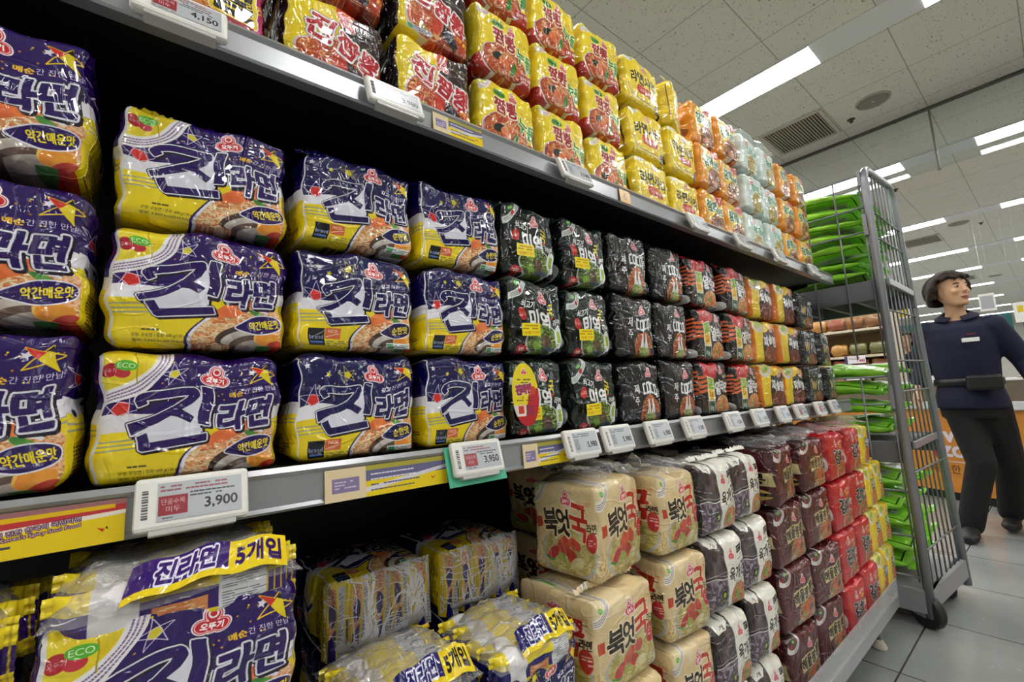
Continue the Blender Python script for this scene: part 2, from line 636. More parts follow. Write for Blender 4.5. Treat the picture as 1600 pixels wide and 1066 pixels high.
def jin_food(A, seed, badge, tag_txt, ink):
    m = A.bowl(360, 372, 150, 118, ink, 'd88a50', 'f0c088', None, rot=-.12, rimw=.12, rim2='e8e6ee')
    A.noodles(m, 260, ['f0c898', 'e8a068', 'f6dcb0', 'd8703c', 'f0d0a0'], 5, 26)
    A.blobs([(335, 252, 70, 22, -.4, 'e06a38', 'f08848'), (400, 268, 30, 10, .5, '3a7a34', '5a9a3c'),
             (345, 344, 72, 36, -.35, '3c2a24', '5a4234'), (350, 352, 62, 27, -.35, 'd6cfc8', 'b8aca2'),
             (362, 372, 52, 28, -.35, '54403a', '6a5448'), (372, 380, 44, 20, -.35, 'cac2ba', 'a89c92'),
             (424, 352, 40, 34, .2, 'f0c060', 'e89a30'), (420, 356, 30, 24, .2, 'eda23a', 'e88a28'),
             (455, 392, 38, 34, 0, 'b82c1e', 'd04a30'), (410, 396, 24, 12, 0, '3a6a30', '4c8038'),
             (452, 290, 30, 44, 0, 'e8a070', 'f0c090')])
    A.noodles(A.mask([A.epts(450, 290, 26, 40)]), 40, ['e07848', 'f0c898'], 4, 16)
    # leaf-shaped flavour badge
    pts = []
    for k in range(40):
        t = k / 39 * 2 * PI
        x = 66 * math.cos(t); y = 31 * math.sin(t)
        if x < -20:
            y *= max(0, (x + 92) / 72) ** .8
            x = x * 1.25 + 5
        pts.append((404 + x * math.cos(-.16) - y * math.sin(-.16), 304 + x * math.sin(-.16) + y * math.cos(-.16)))
    mk = A.mask([pts])
    A.put(dilate(mk, 4), 'e8e6f2'); A.put(mk, ink)
    A.text(tag_txt, 412, 303, 30, 'f0dc28', w=92 if len(tag_txt) > 3 else 74, rot=-.16, bold=1)


def side_jin(A, ink):
    A.rect(FW, 0, TW, 172, ink); A.rect(FW, 172, TW, 214, 'e6e4ec'); A.rect(FW, 214, TW, FH, 'ecd41c')
    A.lines([[(FW, 236 + k * 11), (TW, 230 + k * 11)] for k in range(2)], 4, '9a9a86')
    wire_star(A, FW + 40, 120, 44, 'e8e6f0', 'd02a26', .2)
    A.strokes([[(FW + 60, 190), (FW + 90, 180), (FW + 70, 225), (FW + 90, 260)]], 10, ink, [(4, 'e8e6f2')])
    A.lorem(FW + 20, 290, 110, 9, 10, '3a3050')
    A.ell(FW + 24, 210, 13, 13, 'e6e4ec'); A.ell(FW + 24, 210, 10, 10, '2a3050')


def d_jin(ink, tag_txt, slogan, seed, blue):
    A = Art(TW, FH, 'ecd41c', seed)
    A.poly([(0, 0), (FW, 0), (FW, 178), (0, 196)], ink)
    A.poly([(0, 196), (FW, 178), (FW, 222), (0, 242)], 'e6e4ec')
    A.lines([[(0, 262 + k * 13), (240, 250 + k * 12)] for k in range(3)], 4.5, 'a0a08a')
    A.lines([[(380, 228 + k * 10), (FW, 222 + k * 10)] for k in range(2)], 3.5, 'a0a08a')
    stars_and_dots(A, 170)
    jin_food(A, seed, ink, tag_txt, ink)
    wire_star(A, 60, 180, 58, 'd9d6ea', 'd02a26', .15)
    wire_star(A, 186, 74, 36, 'd9d6ea' if not blue else 'c8c24a', 'd8c832', -.2)
    A.star(134, 130, 13, 'e0b030', .3); A.star(396, 62, 13, 'e6e2f0', .2); A.star(300, 30, 7, 'e6e2f0', 0)
    if blue:
        A.star(40, 52, 13, 'e6e2f0', .1); A.star(112, 84, 12, 'd8c832', .4); A.star(246, 44, 8, '7ac0a0', 0)
    tri_star(A, 432, 66, 44)
    A.emblem(292, 70, 42)
    A.text(slogan[0], 346, 124, 17, 'f0c030' if not blue else 'f4f2fa', w=38, rot=-.06, shear=.15, bold=.8)
    A.text(slogan[1], 418 - (0 if not blue else 14), 119, 17, 'f4f2fa', w=100 if not blue else 70, rot=-.06, shear=.15, bold=.6)
    jin_letters(A, ink)
    if blue:
        A.rect(46, 312, 104, 378, '10131f'); A.text('brand', 75, 344, 15, 'b8c8f0', w=48, bold=.6); A.rect(52, 360, 98, 366, '4a78d0')
        A.rect(106, 310, 164, 350, 'd86a3c'); A.text('NCSI', 134, 322, 11, 'fff0e0', w=34, bold=.5); A.line([(110, 344), (128, 338), (160, 330)], 2, 'fff0e0')
        A.lorem(112, 360, 96, 4, 9, '5a5a52')
        A.rect(352, 356, 462, 390, 'eceff0'); A.rect(356, 360, 384, 386, '2a9a4c'); A.text('ECO', 370, 373, 9, 'ffffff', w=22, bold=.5); A.lorem(390, 366, 66, 3, 9, '50685a')
        A.rect(0, 0, 12, FH, 'e6e4ec')
    else:
        arc_window(A, -6, -26, 152, 40, ('ddc41e', 'f0de40'))
        A.line([(92, -2), (98, 104)], 3, 'a89418')
        eco(A, 58, 54, 26)
        A.rect(0, 0, 18, FH, 'e2dfe2')
        A.lorem(70, 336, 60, 1, 12, '2a2a2a'); A.text('유형: 유탕면 / 중량: 600 g(120 gx5)', 138, 354, 13, '2e2c20', w=146)
        A.text('열량: 2,550 kcal(510 kcalx5)', 138, 372, 13, '2e2c20', w=146)
    side_jin(A, ink)
    return A


def leaf_window(A, band='dfe3e0'):
    arc_window(A, 10, -20, 112, 36, ('26302c', '55605a'), band, '4a5a55')
    eco(A, 62, 44, 20, False); A.ell(96, 74, 13, 15, 'b3202e')


def d_seaweed(seed):
    A = Art(TW, FH, '0d1a17', seed)
    A.mottled(np.ones((FH, TW), np.float32), '0a1412', '12241f', 6)
    m = A.bowl(272, 322, 138, 84, 'd0d4d2', '44582a', '7a9438', ['86a040', '3a5a26', 'b8c060', '5a7a30', '2a3a1e'], 130, wd=6, size=30)
    A.blobs([(236, 280, 50, 20, -.2, '7aa23a', '9cbc4a'), (300, 330, 44, 36, .3, '4a3a2a', '6a543a'), (220, 350, 40, 18, .2, '6a9434', '88b040'), (330, 372, 60, 16, 0, '2e3a48', '465668')])
    A.ell(420, 300, 38, 62, 'e4e8e4'); A.rect(404, 268, 436, 330, '9ab83a'); A.lorem(396, 340, 50, 2, 9, '404450')
    A.text('쇠고기', 156, 138, 40, 'f0f2ee', w=104, rot=.06, bold=1.5)
    A.text('미역', 250, 208, 92, 'f4f5f2', w=176, rot=-.02, shear=-.06, bold=4)
    A.text('국', 352, 150, 66, 'ead81e', w=50, bold=2.5, rot=.08)
    A.line([(338, 196), (372, 188)], 8, 'd04020')
    A.text('라면', 402, 222, 38, 'f0f2ee', w=66, bold=1.2)
    A.ell(102, 194, 32, 32, 'c42c24'); A.text('소고기', 102, 194, 18, 'f4dcd0', w=46, bold=.5)
    A.ell(92, 372, 32, 26, 'c22a2c'); A.ell(124, 372, 24, 20, 'c22a2c'); A.text('2인', 100, 372, 22, 'f6e6e0', w=40, bold=.8)
    leaf_window(A)
    A.emblem(276, 90, 42)
    A.rect(FW, 0, TW, FH, '0b1613'); A.text('라면', FW + 70, 170, 60, 'e8ebe6', w=90, bold=2)
    A.ell(FW + 80, 310, 62, 76, 'd8dcd8'); A.rect(FW + 56, 276, FW + 104, 344, '8fae3a'); A.lorem(FW + 40, 356, 80, 2, 10, '404450')
    return A


def d_jeju(seed):
    A = Art(TW, FH, '141416', seed)
    A.mottled(np.ones((FH, TW), np.float32), '121114', '1c1a1e', 5)
    A.poly([(24, 190), (150, 130), (190, 300), (60, 250)], '241c1e')
    m = A.bowl(316, 330, 118, 108, '1a1310', '8a4020', 'b86030', ['c87040', '7a3018', 'e0a060'], 120, wd=4)
    A.blobs([(318, 356, 62, 52, 0, '6a8a3a', 'b0b878'), (330, 374, 52, 30, 0, 'cfc890', '9ab060')])
    A.noodles(A.mask([A.epts(320, 360, 60, 48)]), 90, ['d8d0a0', '4a7a2c', 'c8c088', '8ab048'], 4, 14)
    A.ell(316, 252, 26, 26, 'b8622c')
    A.strokes([[(296, 246), (280, 330)], [(292, 270), (306, 328)], [(344, 246), (336, 328)], [(344, 270), (364, 326)]], 18, 'eef0f2')
    A.text('제', 158, 176, 56, 'eceef0', w=50, bold=1.5); A.text('주', 158, 250, 52, 'eceef0', w=50, bold=1.5)
    for k in range(2):
        x = 236 + k * 92
        A.strokes([[(x, 148), (x, 206), (x + 30, 206)], [(x, 148), (x + 28, 148)], [(x + 46, 148), (x + 46, 206), (x + 74, 206)], [(x + 46, 148), (x + 72, 148)], [(x + 78, 140), (x + 78, 220)]], 14, 'f2f4f6')
    A.text('라', 440, 190, 46, 'eceef0', w=36, bold=1); A.text('면', 446, 250, 44, 'eceef0', w=36, bold=1)
    A.emblem(312, 84, 40)
    A.lorem(60, 300, 80, 7, 9, '4c4a4e'); A.rect(56, 290, 146, 372, '2a282c', .4); A.lorem(66, 304, 66, 6, 10, '606066')
    A.rect(396, 330, 436, 366, '30304a')
    A.rect(FW, 0, TW, FH, '101012'); A.rect(FW + 36, 96, FW + 130, 260, 'd0d2d4'); A.ell(FW + 84, 160, 26, 26, '8a6a4a'); A.lorem(FW + 50, 214, 66, 4, 10, '4a3a3a')
    A.rect(FW + 20, 290, FW + 140, 340, 'a8aaac'); A.lorem(FW + 28, 302, 100, 4, 9, '303030')
    return A


def d_garlic(seed):
    A = Art(TW, FH, '15100f', seed)
    A.poly([(60, 0), (330, 0), (250, 110), (60, 110)], 'c02028'); A.lorem(120, 30, 110, 4, 14, 'e8a0a0')
    for k in range(4):
        A.poly([(0, 110 + k * 34), (120, 96 + k * 34), (120, 118 + k * 34), (0, 132 + k * 34)], 'd8622c')
    A.rect(110, 110, 214, FH, 'e6dfc4'); A.poly([(118, 120), (206, 116), (206, 190), (118, 200)], '8fb83a'); A.lorem(126, 140, 70, 3, 16, 'e8f0d0')
    A.ell(160, 236, 40, 44, 'f0c02c'); A.ell(160, 236, 32, 36, 'f4d23a'); A.text('2.0', 160, 236, 40, 'c03020', w=44, bold=1.5)
    A.rect(116, 290, 208, 396, '1f5240'); A.text('마늘', 162, 340, 40, 'd8e8dc', w=60, bold=1)
    m = A.bowl(346, 326, 110, 74, 'c8b8a0', 'c86a2c', 'e8a050', ['e8b878', 'd88a48', 'f0cc90', 'c05a28'], 130, wd=4)
    A.blobs([(320, 330, 24, 18, .4, '7a9a3a', '94b04c'), (372, 346, 30, 14, -.4, 'b8402a', 'd86040')])
    A.rect(350, 362, 430, 392, 'c9d4d0'); A.rect(354, 366, 378, 388, '3aa060')
    A.text('열', 270, 190, 104, 'eef0f0', w=92, bold=4, rot=-.05, out=[(8, '0a0808')])
    A.text('라', 356, 184, 84, 'eef0f0', w=68, bold=4, rot=.05, out=[(8, '0a0808')]); A.text('면', 426, 190, 78, 'eef0f0', w=66, bold=4, out=[(8, '0a0808')])
    A.emblem(350, 66, 40); A.text('마늘 후추', 420, 110, 26, 'd8d0c0', w=90, bold=1)
    A.rect(FW, 0, TW, FH, '17100f')
    for k in range(6):
        A.poly([(FW, 90 + k * 30), (TW, 76 + k * 30), (TW, 92 + k * 30), (FW, 106 + k * 30)], 'c8582a')
    A.text('면', FW + 60, 300, 70, 'e8e8e8', w=70, bold=3); A.ell(FW + 120, 350, 40, 44, 'd8d4d0')
    return A


def d_jjajang(seed):
    A = Art(TW, FH, 'ecc81c', seed)
    A.rect(0, 0, 20, FH, 'd8771e')
    A.poly([(170, 110), (FW, 60), (FW, FH), (170, FH), (140, 250)], '15110f')
    A.poly([(300, 0), (FW, 0), (FW, 130), (420, 70)], 'd87c20')
    m = A.bowl(320, 320, 150, 96, '1a1210', '5a2418', '8a3a22', ['7a3020', '4a1c14', 'a04a2a', '64301e'], 150, wd=5, size=26)
    A.blobs([(260, 340, 40, 22, .4, '8a3a2a', 'b05038'), (380, 330, 30, 20, 0, '9a4a2c', '70301c'), (330, 372, 50, 16, .1, '90402a', '5a2418')])
    arc_window(A, 90, -8, 96, 30, ('d8c850', 'a8a060'), 'ddd8cc', '7a6a5a'); A.ell(110, 36, 32, 26, '7ab038')
    A.text('짜', 216, 190, 96, 'f0f0f2', w=84, bold=4, out=[(8, '121012')], rot=-.08)
    A.text('슐', 306, 182, 84, 'f0f0f2', w=76, bold=4, out=[(8, '121012')]); A.text('랭', 396, 196, 90, 'f0f0f2', w=80, bold=4, out=[(8, '121012')], rot=.08)
    A.emblem(366, 84, 42)
    A.rect(FW, 0, TW, FH, 'd8771e'); A.ell(FW + 80, 220, 54, 70, '1a1412'); A.text('짜', FW + 80, 216, 60, 'e8e6e2', w=56, bold=2.5)
    return A


def d_black(seed):
    A = Art(TW, FH, '121314', seed)
    A.mottled(np.ones((FH, TW), np.float32), '0e0f10', '1e2022', 8)
    A.rect(300, 90, 440, 126, 'd6d8d8')
    m = A.bowl(270, 336, 140, 70, '2a2420', '7a3a20', 'a8582c', ['b06a38', '6a3018', 'd09050', '5a6a30'], 120, wd=4)
    A.strokes([[(90, 150), (110, 230), (140, 170), (164, 236), (196, 150)]], 20, 'c8a83a', [(5, 'e8e8e6'), (2, '121212')])
    A.strokes([[(250, 140), (250, 260)], [(250, 200), (310, 150), (330, 250)], [(360, 140), (400, 180), (370, 250), (420, 262)]], 15, 'e8e9ea')
    A.strokes([[(60, 60), (110, 40), (150, 66)], [(200, 50), (240, 70)]], 7, 'b8babc')
    A.ell(404, 356, 26, 26, 'c0302c'); A.lorem(60, 284, 90, 3, 12, '8a8c8e'); A.ell(120, 330, 24, 24, '88b058')
    A.rect(FW, 0, TW, FH, '0f1011'); A.rect(FW + 30, 120, FW + 130, 150, 'c8cacb'); A.lorem(FW + 34, 180, 90, 14, 11, '707274')
    return A


def d_pink(seed):
    A = Art(TW, FH, 'b8185e', seed)
    A.poly([(0, 0), (300, 0), (210, 160), (240, 330), (120, FH), (0, FH)], 'e4dcdc')
    m = A.bowl(170, 290, 190, 110, 'e8e0de', 'c86a30', 'e8a058', ['e8a860', 'd07838', 'f0c078', 'b85a28'], 240, rot=.1, wd=5, size=26)
    A.blobs([(150, 240, 60, 26, .2, 'c8c078', 'a8b060'), (240, 300, 40, 16, .4, 'd07a40', 'e09850')])
    A.text('열', 360, 190, 190, '12100e', w=150, bold=6, out=[(16, 'f4f0ec'), (13, 'e8cc20')], rot=.05)
    A.text('라면', 440, 210, 36, 'e8cc20', w=60, bold=1.5)
    A.poly([(230, 300), (420, 300), (470, 330), (420, 366), (280, 356)], 'a81c34'); A.text('매운 라면', 350, 332, 24, 'f4e4e0', w=120, bold=1)
    A.rect(300, 376, 470, 400, 'c890c0'); A.lorem(310, 384, 150, 2, 9, '8a4a80')
    A.emblem(90, 60, 42)
    A.rect(FW, 0, TW, FH, '5a0c24'); A.rect(FW + 90, 0, TW, FH, '2a0a10')
    return A


def d_jjambbong(seed):
    A = Art(TW, FH, 'ecd01a', seed)
    A.poly([(236, 0), (FW, 0), (FW, FH), (250, FH), (252, 150)], '2a1a18'); A.poly([(236, 0), (330, 0), (300, 110), (240, 130)], 'd8502a')
    m = A.bowl(210, 296, 150, 96, 'd8c8b8', 'b03a18', 'd8642c', ['d87a3c', 'a83018', 'e8a460', 'c04a20'], 190, rot=.12, wd=4.5, size=26)
    A.mottled(A.mask([[(250, 250), (FW, 210), (FW, FH), (250, FH)]]), '8a2414', 'c0502a', 20)
    A.noodles(A.mask([[(250, 250), (FW, 210), (FW, FH), (250, FH)]]), 90, ['d8703a', 'a83018', 'e09048'], 4, 22)
    A.blobs([(330, 320, 74, 34, .6, '15131a', '2a2830'), (344, 312, 46, 14, .6, '5a5a70', '3a3844'), (256, 290, 34, 50, .2, 'b82a1e', 'd84a30'),
             (160, 330, 26, 12, .3, '9aa83a', 'b8c050'), (410, 290, 40, 24, .3, 'c8542c', 'e08048'), (250, 352, 16, 14, 0, 'e8c060', 'd8a040')])
    A.rect(60, 346, 220, 374, 'c8c8d0'); A.ell(84, 360, 18, 11, '58b070'); A.lorem(108, 354, 106, 2, 9, '5a5a62')
    for s, x, y, h, w in (('진', 160, 156, 104, 118), ('짬', 290, 202, 92, 96), ('뽕', 396, 236, 98, 96)):
        A.text(s, x, y, h, 'b8182a', w=w, rot=.32, bold=5, out=[(11, '3a2020'), (9, 'f0e8e8')])
    A.ell(424, 308, 56, 20, 'b8202c', .3); A.text('진한 불맛', 424, 308, 22, 'f0c030', w=88, rot=.3, bold=.7)
    A.lorem(300, 372, 130, 2, 10, 'e8d8d0'); A.rect(404, 344, 458, 388, 'c8482c', .8)
    A.emblem(282, 92, 42, rot=.25)
    A.rect(FW, 0, TW, FH, '1c1214'); A.rect(FW, 0, FW + 40, FH, '2e1a18'); A.lorem(FW + 60, 80, 70, 20, 14, '504448')
    return A


def d_noodle(seed):
    A = Art(TW, FH, 'f0d41c', seed)
    A.poly([(0, 300), (160, 330), (FW, 300), (FW, FH), (0, FH)], 'b8221c')
    m = A.bowl(216, 298, 166, 94, 'd8d0c8', 'a83418', 'd06a34', ['e0a468', 'c05228', 'e8c08a', 'b03c1c'], 170, wd=4.5, size=24, rim2='a03a24', rimw=.16)
    A.blobs([(150, 282, 42, 22, -.3, '1c2420', '303a30'), (200, 300, 40, 30, .2, 'd86038', 'e88850'), (286, 316, 20, 44, .4, '4a8a34', '2e6a28'), (250, 262, 34, 18, 0, 'e89858', 'd06c38')])
    arc_window(A, 26, -30, 80, 30, ('c8c83a', 'e0dc60'), 'e8e4dc', 'a85a4a'); A.ell(60, 14, 30, 22, '8ab83a')
    A.ell(160, 84, 52, 22, '52a838'); A.text('200kcal', 160, 84, 22, '163a18', w=78, bold=.8)
    A.text('짬', 166, 158, 88, 'a01c2c', w=92, bold=4, rot=.05, out=[(7, 'f4e8c8')]); A.text('뽕', 262, 164, 88, 'a01c2c', w=86, bold=4, rot=-.04, out=[(7, 'f4e8c8')])
    A.text('누', 354, 214, 78, '1f8a3c', w=76, bold=3, rot=.12, out=[(6, 'f0ecc0')]); A.text('들', 434, 232, 88, '1f8a3c', w=72, bold=3, out=[(6, 'f0ecc0')])
    A.emblem(276, 84, 38); A.lorem(350, 130, 100, 3, 12, 'c08a20')
    A.poly([(336, 318), (470, 300), (474, 348), (340, 362)], 'a81e22'); A.text('얼큰한 국물', 406, 332, 22, 'f4dccc', w=110, rot=-.12, bold=.7)
    A.rect(FW, 0, TW, 300, 'e8cc1c'); A.rect(FW, 300, TW, FH, 'a8201a')
    return A


def d_sari(seed):
    A = Art(TW, FH, 'f2d51c', seed)
    A.text('라면사리', 236, 178, 92, '15120c', w=340, bold=4, rot=-.03)
    A.ell(170, 262, 30, 30, 'c83228'); A.ell(330, 262, 30, 30, 'c83228'); A.rect(170, 232, 330, 292, 'c83228'); A.text('사리면', 250, 262, 30, 'f4d8c0', w=140, bold=.8)
    A.lines([[(20, 260), (60, 330), (130, 346), (420, 350)]], 7, 'f4ecd8'); A.lines([[(24, 252), (66, 324), (136, 338), (420, 342)]], 4, '6a1c14')
    A.ell(434, 344, 38, 46, '1b1814'); A.noodles(A.mask([A.epts(434, 344, 32, 38)]), 40, ['e8e0c8', '8a8274'], 3, 12)
    A.emblem(252, 72, 40); A.lorem(30, 366, 110, 2, 10, 'a89020')
    arc_window(A, 60, -60, 96, 26, ('d8d078', 'b8b060'), 'e8e6da', '8a6a5a')
    A.lines([[(380, 20), (FW, 34)]], 7, 'b83028')
    A.rect(FW, 0, TW, FH, 'e8ca18'); A.line([(FW + 60, 40), (FW + 130, 60), (FW + 140, 330)], 4, '5a1c14')
    A.text('리', FW + 50, 190, 74, '15120c', w=50, bold=4); A.ell(FW + 50, 320, 44, 52, '1b1814'); A.noodles(A.mask([A.epts(FW + 50, 320, 36, 44)]), 40, ['e8e0c8', '8a8274'], 3, 12)
    return A


def d_sesame(seed):
    A = Art(TW, FH, 'e89a24', seed)
    A.mottled(A.mask([A.epts(250, 150, 190, 150)]), 'e8c020', 'f0d030', 6)
    m = A.bowl(286, 300, 136, 96, '7a3a20', '8a4a28', 'b87040', ['c88a50', '8a4424', 'd8a468', '6a3018'], 140, wd=4.5)
    A.blobs([(300, 276, 50, 30, 0, '5a2c1c', '8a4a2c'), (320, 330, 52, 26, .2, 'd8c0a0', 'b89070'), (250, 330, 30, 20, 0, 'd86030', 'e8884a')])
    A.rect(200, 372, 330, 392, 'f0efe8'); A.poly([(260, 10), (450, 0), (460, 90), (330, 110)], 'c42a24'); A.lorem(340, 40, 90, 3, 14, 'f0c8b0')
    A.text('참깨', 180, 148, 96, '1a6a48', w=190, bold=5, out=[(9, 'f4f2dc')], rot=-.06); A.text('라면', 350, 168, 72, '1a6a48', w=120, bold=4, out=[(8, 'f4f2dc')], rot=.06)
    A.emblem(270, 60, 40)
    A.ell(60, 360, 60, 30, 'd88a20')
    A.rect(FW, 0, TW, FH, 'e08c20'); A.rect(FW + 20, 60, FW + 70, 220, 'b82c20'); A.ell(FW + 100, 280, 44, 50, '9a5a2c')
    return A


def d_mint(seed):
    A = Art(TW, FH, 'd3e2da', seed)
    A.mottled(np.ones((FH, TW), np.float32), 'c6d8d0', 'e2ece8', 6)
    m = A.bowl(270, 296, 130, 96, 'dfe6de', 'a08830', 'c8b050', ['c8b04c', 'a08428', 'd8c468', '8a7420'], 150, wd=5)
    A.text('참깨', 250, 150, 84, '1f8a5c', w=170, bold=4, out=[(7, 'eef6f0')], rot=.04); A.text('라면', 400, 172, 60, '1f8a5c', w=100, bold=3, out=[(7, 'eef6f0')])
    A.emblem(180, 78, 44); A.lorem(320, 90, 110, 3, 12, '7aa890'); A.ell(420, 350, 34, 30, '8ab060')
    A.rect(FW, 0, TW, FH, 'cad9d2'); A.rect(FW + 30, 120, FW + 100, 220, '2a8a60'); A.ell(FW + 90, 300, 50, 60, 'a89440')
    return A


def d_pollack(seed):
    A = Art(TW, FH, 'dcc596', seed)
    A.mottled(np.ones((FH, TW), np.float32), 'd6bd8c', 'e4d0a4', 5)

    def face(x0, w, s):
        X = lambda u: x0 + u * w
        m0 = np.zeros((FH, TW), np.float32); m0[270:, int(x0):int(x0 + w)] = 1
        A.noodles(m0, 420, ['e6d29c', 'c8aa6a', 'd8c084', 'b8985a'], 3, 13)
        m = A.bowl(X(.56), 292, .38 * w, 96, 'a8b0b4', 'b09a58', 'd0c080', ['d8cc98', 'b8a860', '9aa048'], 100, wd=4, rimw=.08)
        A.blobs([(X(.5), 262, .12 * w, 30, -.5, 'b8382a', 'd0583c'), (X(.6), 300, .10 * w, 26, .4, 'c8442e', 'a83424'), (X(.66), 250, .09 * w, 24, .3, 'c04030', 'd86a48'),
                 (X(.45), 310, .1 * w, 18, .2, 'a8a850', '8a9a40'), (X(.7), 322, .1 * w, 22, -.2, 'd8d0a0', 'c0b078')])
        for st, u, y, h, wd, c, rot in (('북', .30, 178, 112, .22, '2a1c14', -.05), ('엇', .50, 170, 104, .2, '2a1c14', .03), ('국', .73, 158, 140, .24, 'c02c22', .06)):
            A.text(st, X(u), y, h, c, w=wd * w, rot=rot, bold=4, out=[(6, 'e8d8b0')])
        A.text('라면', X(.90), 178, 38, '2a1c14', w=.13 * w, bold=1.2)
        A.ell(X(.9), 232, .075 * w, 40, 'bc2830'); A.lorem(X(.86), 222, .08 * w, 3, 10, 'f0d0c8')
        A.emblem(X(.56), 74, 42 * s); A.text('깊고 시원한', X(.83), 82, 18, 'c8641e', w=.2 * w, bold=.6); A.lorem(X(.74), 104, .2 * w, 1, 12, '8a3a20')
        A.poly([(X(.06), 168), (X(.15), 158), (X(.16), 200), (X(.07), 212)], 'c03c26')
        A.ell(X(.34), 300, .09 * w, 22, 'b82c34', -.5); A.line([(X(.22), 318), (X(.3), 330), (X(.36), 326)], 9, '3a8a34')
    face(0, FW, 1.0)
    arc_window(A, -4, -24, 100, 36, ('b8a070', 'e0d0a8'), 'e6e2dc', '6a5a50'); eco(A, 48, 40, 18, False)
    m = A.a.copy()
    # the side carries the same picture, narrower
    A.rect(FW, 0, TW, FH, 'd9c08f')
    A.clip = np.zeros((FH, TW), np.float32); A.clip[:, FW:] = 1
    face(FW - 4, SWD + 4, .55)
    A.clip = None
    return A


def d_yukgae(seed):
    A = Art(TW, FH, 'e6e4d8', seed)
    A.mottled(A.mask([[(0, 0), (206, 0), (216, FH), (0, FH)]]), '2c2426', '5a4c4c', 12)
    A.mottled(A.mask([[(0, 214), (210, 204), (216, FH), (0, FH)]]), '4a3c46', '7a6876', 10)
    m = A.mask([[(0, 220), (210, 210), (216, FH), (0, FH)]])
    A.noodles(m, 110, ['8a7888', '5c4a58', '9a8a98', '463a44'], 12, 46)
    A.line([(0, 214), (210, 203)], 5, 'dcdcd8'); A.line([(0, 196), (209, 186)], 3, 'b8b4b0')
    A.ell(170, 300, 28, 36, '15160f'); A.star(170, 290, 18, 'a0b83a', 0, .6); A.lorem(150, 316, 40, 2, 9, 'c8d060')
    A.line([(207, 0), (217, FH)], 4, 'c8c4b8')
    m = A.bowl(346, 318, 84, 66, '9a7048', 'a85a28', 'c87a3c', ['c8803c', '8a4018', 'd8a058'], 90, wd=3.5, size=16, rimw=.12)
    A.blobs([(340, 316, 30, 28, 0, '6a9434', '88a83c'), (380, 330, 20, 12, 0, 'b84a20', 'd06a30')])
    A.text('육', 270, 198, 72, '171412', w=66, bold=2.5, rot=-.1, shear=.1); A.text('개', 342, 190, 68, '171412', w=62, bold=2.5, rot=-.05, shear=.1); A.text('장', 420, 184, 76, '171412', w=68, bold=2.5, rot=.04, shear=.1)
    A.emblem(290, 92, 38); A.rect(362, 58, 424, 96, '1c1a18'); A.lorem(368, 70, 50, 2, 12, 'c8c4bc'); A.lorem(366, 112, 60, 2, 14, '6a6660')
    A.lorem(300, 236, 130, 2, 13, '8a867c')
    A.poly([(30, 0), (200, 0), (150, 46), (60, 50)], 'e2e0d6'); A.text('개', 112, 24, 30, '1c1814', w=50, bold=1)
    A.rect(FW, 0, TW, FH, '1c1816'); A.rect(FW + 60, 60, FW + 100, 150, 'e2e0d6'); A.rect(FW + 60, 190, FW + 104, FH, 'deddd4'); A.lorem(FW + 66, 210, 32, 16, 11, '3a3836')
    return A


def d_seafood(seed):
    A = Art(TW, FH, '4a1116', seed)
    A.mottled(np.ones((FH, TW), np.float32), '430e13', '57171c', 5)
    m = A.bowl(330, 306, 116, 84, '8a8a84', '8a4a24', 'b07438', ['c88a4c', '9a5028', 'd8aa68'], 80, wd=4)
    A.blobs([(330, 300, 44, 40, .4, 'd0582c', 'e07a44'), (350, 270, 30, 18, -.5, 'e07040', 'c84a24'), (290, 320, 28, 18, 0, '8a8a3a', 'a8a050'), (390, 300, 30, 24, 0, '3c3a30', '5a5848')])
    A.rect(190, 340, 262, 392, 'c8bc8a'); A.rect(196, 346, 256, 386, '8a8650')
    for k, s in enumerate('해물짬뽕'):
        x = 186 + k * 72
        A.poly([(x - 34, 150 + k * -7), (x + 36, 143 + k * -7), (x + 36, 238 - k * 7), (x - 34, 246 - k * 7)], 'd0c48c' if k % 2 == 0 else 'c6b97e')
        A.text(s, x, 195 - k * 7, 74, '17120e', w=58, bold=3, rot=-.1)
    A.emblem(300, 86, 38)
    arc_window(A, 66, 8, 70, 26, ('3a2426', '5a4444'), 'dcd6d4', '6a4a4a'); eco(A, 62, 34, 16, False); A.ell(40, 56, 14, 14, 'b3202e')
    A.rect(FW, 0, TW, FH, '440f14'); A.poly([(FW + 44, 160), (FW + 150, 160), (FW + 156, 250), (FW + 50, 246)], 'cabd84'); A.text('뽕', FW + 100, 204, 72, '17120e', w=66, bold=3)
    A.ell(FW + 100, 310, 48, 40, 'b8a050'); A.rect(FW + 50, 296, FW + 150, 318, '2a1410')
    return A


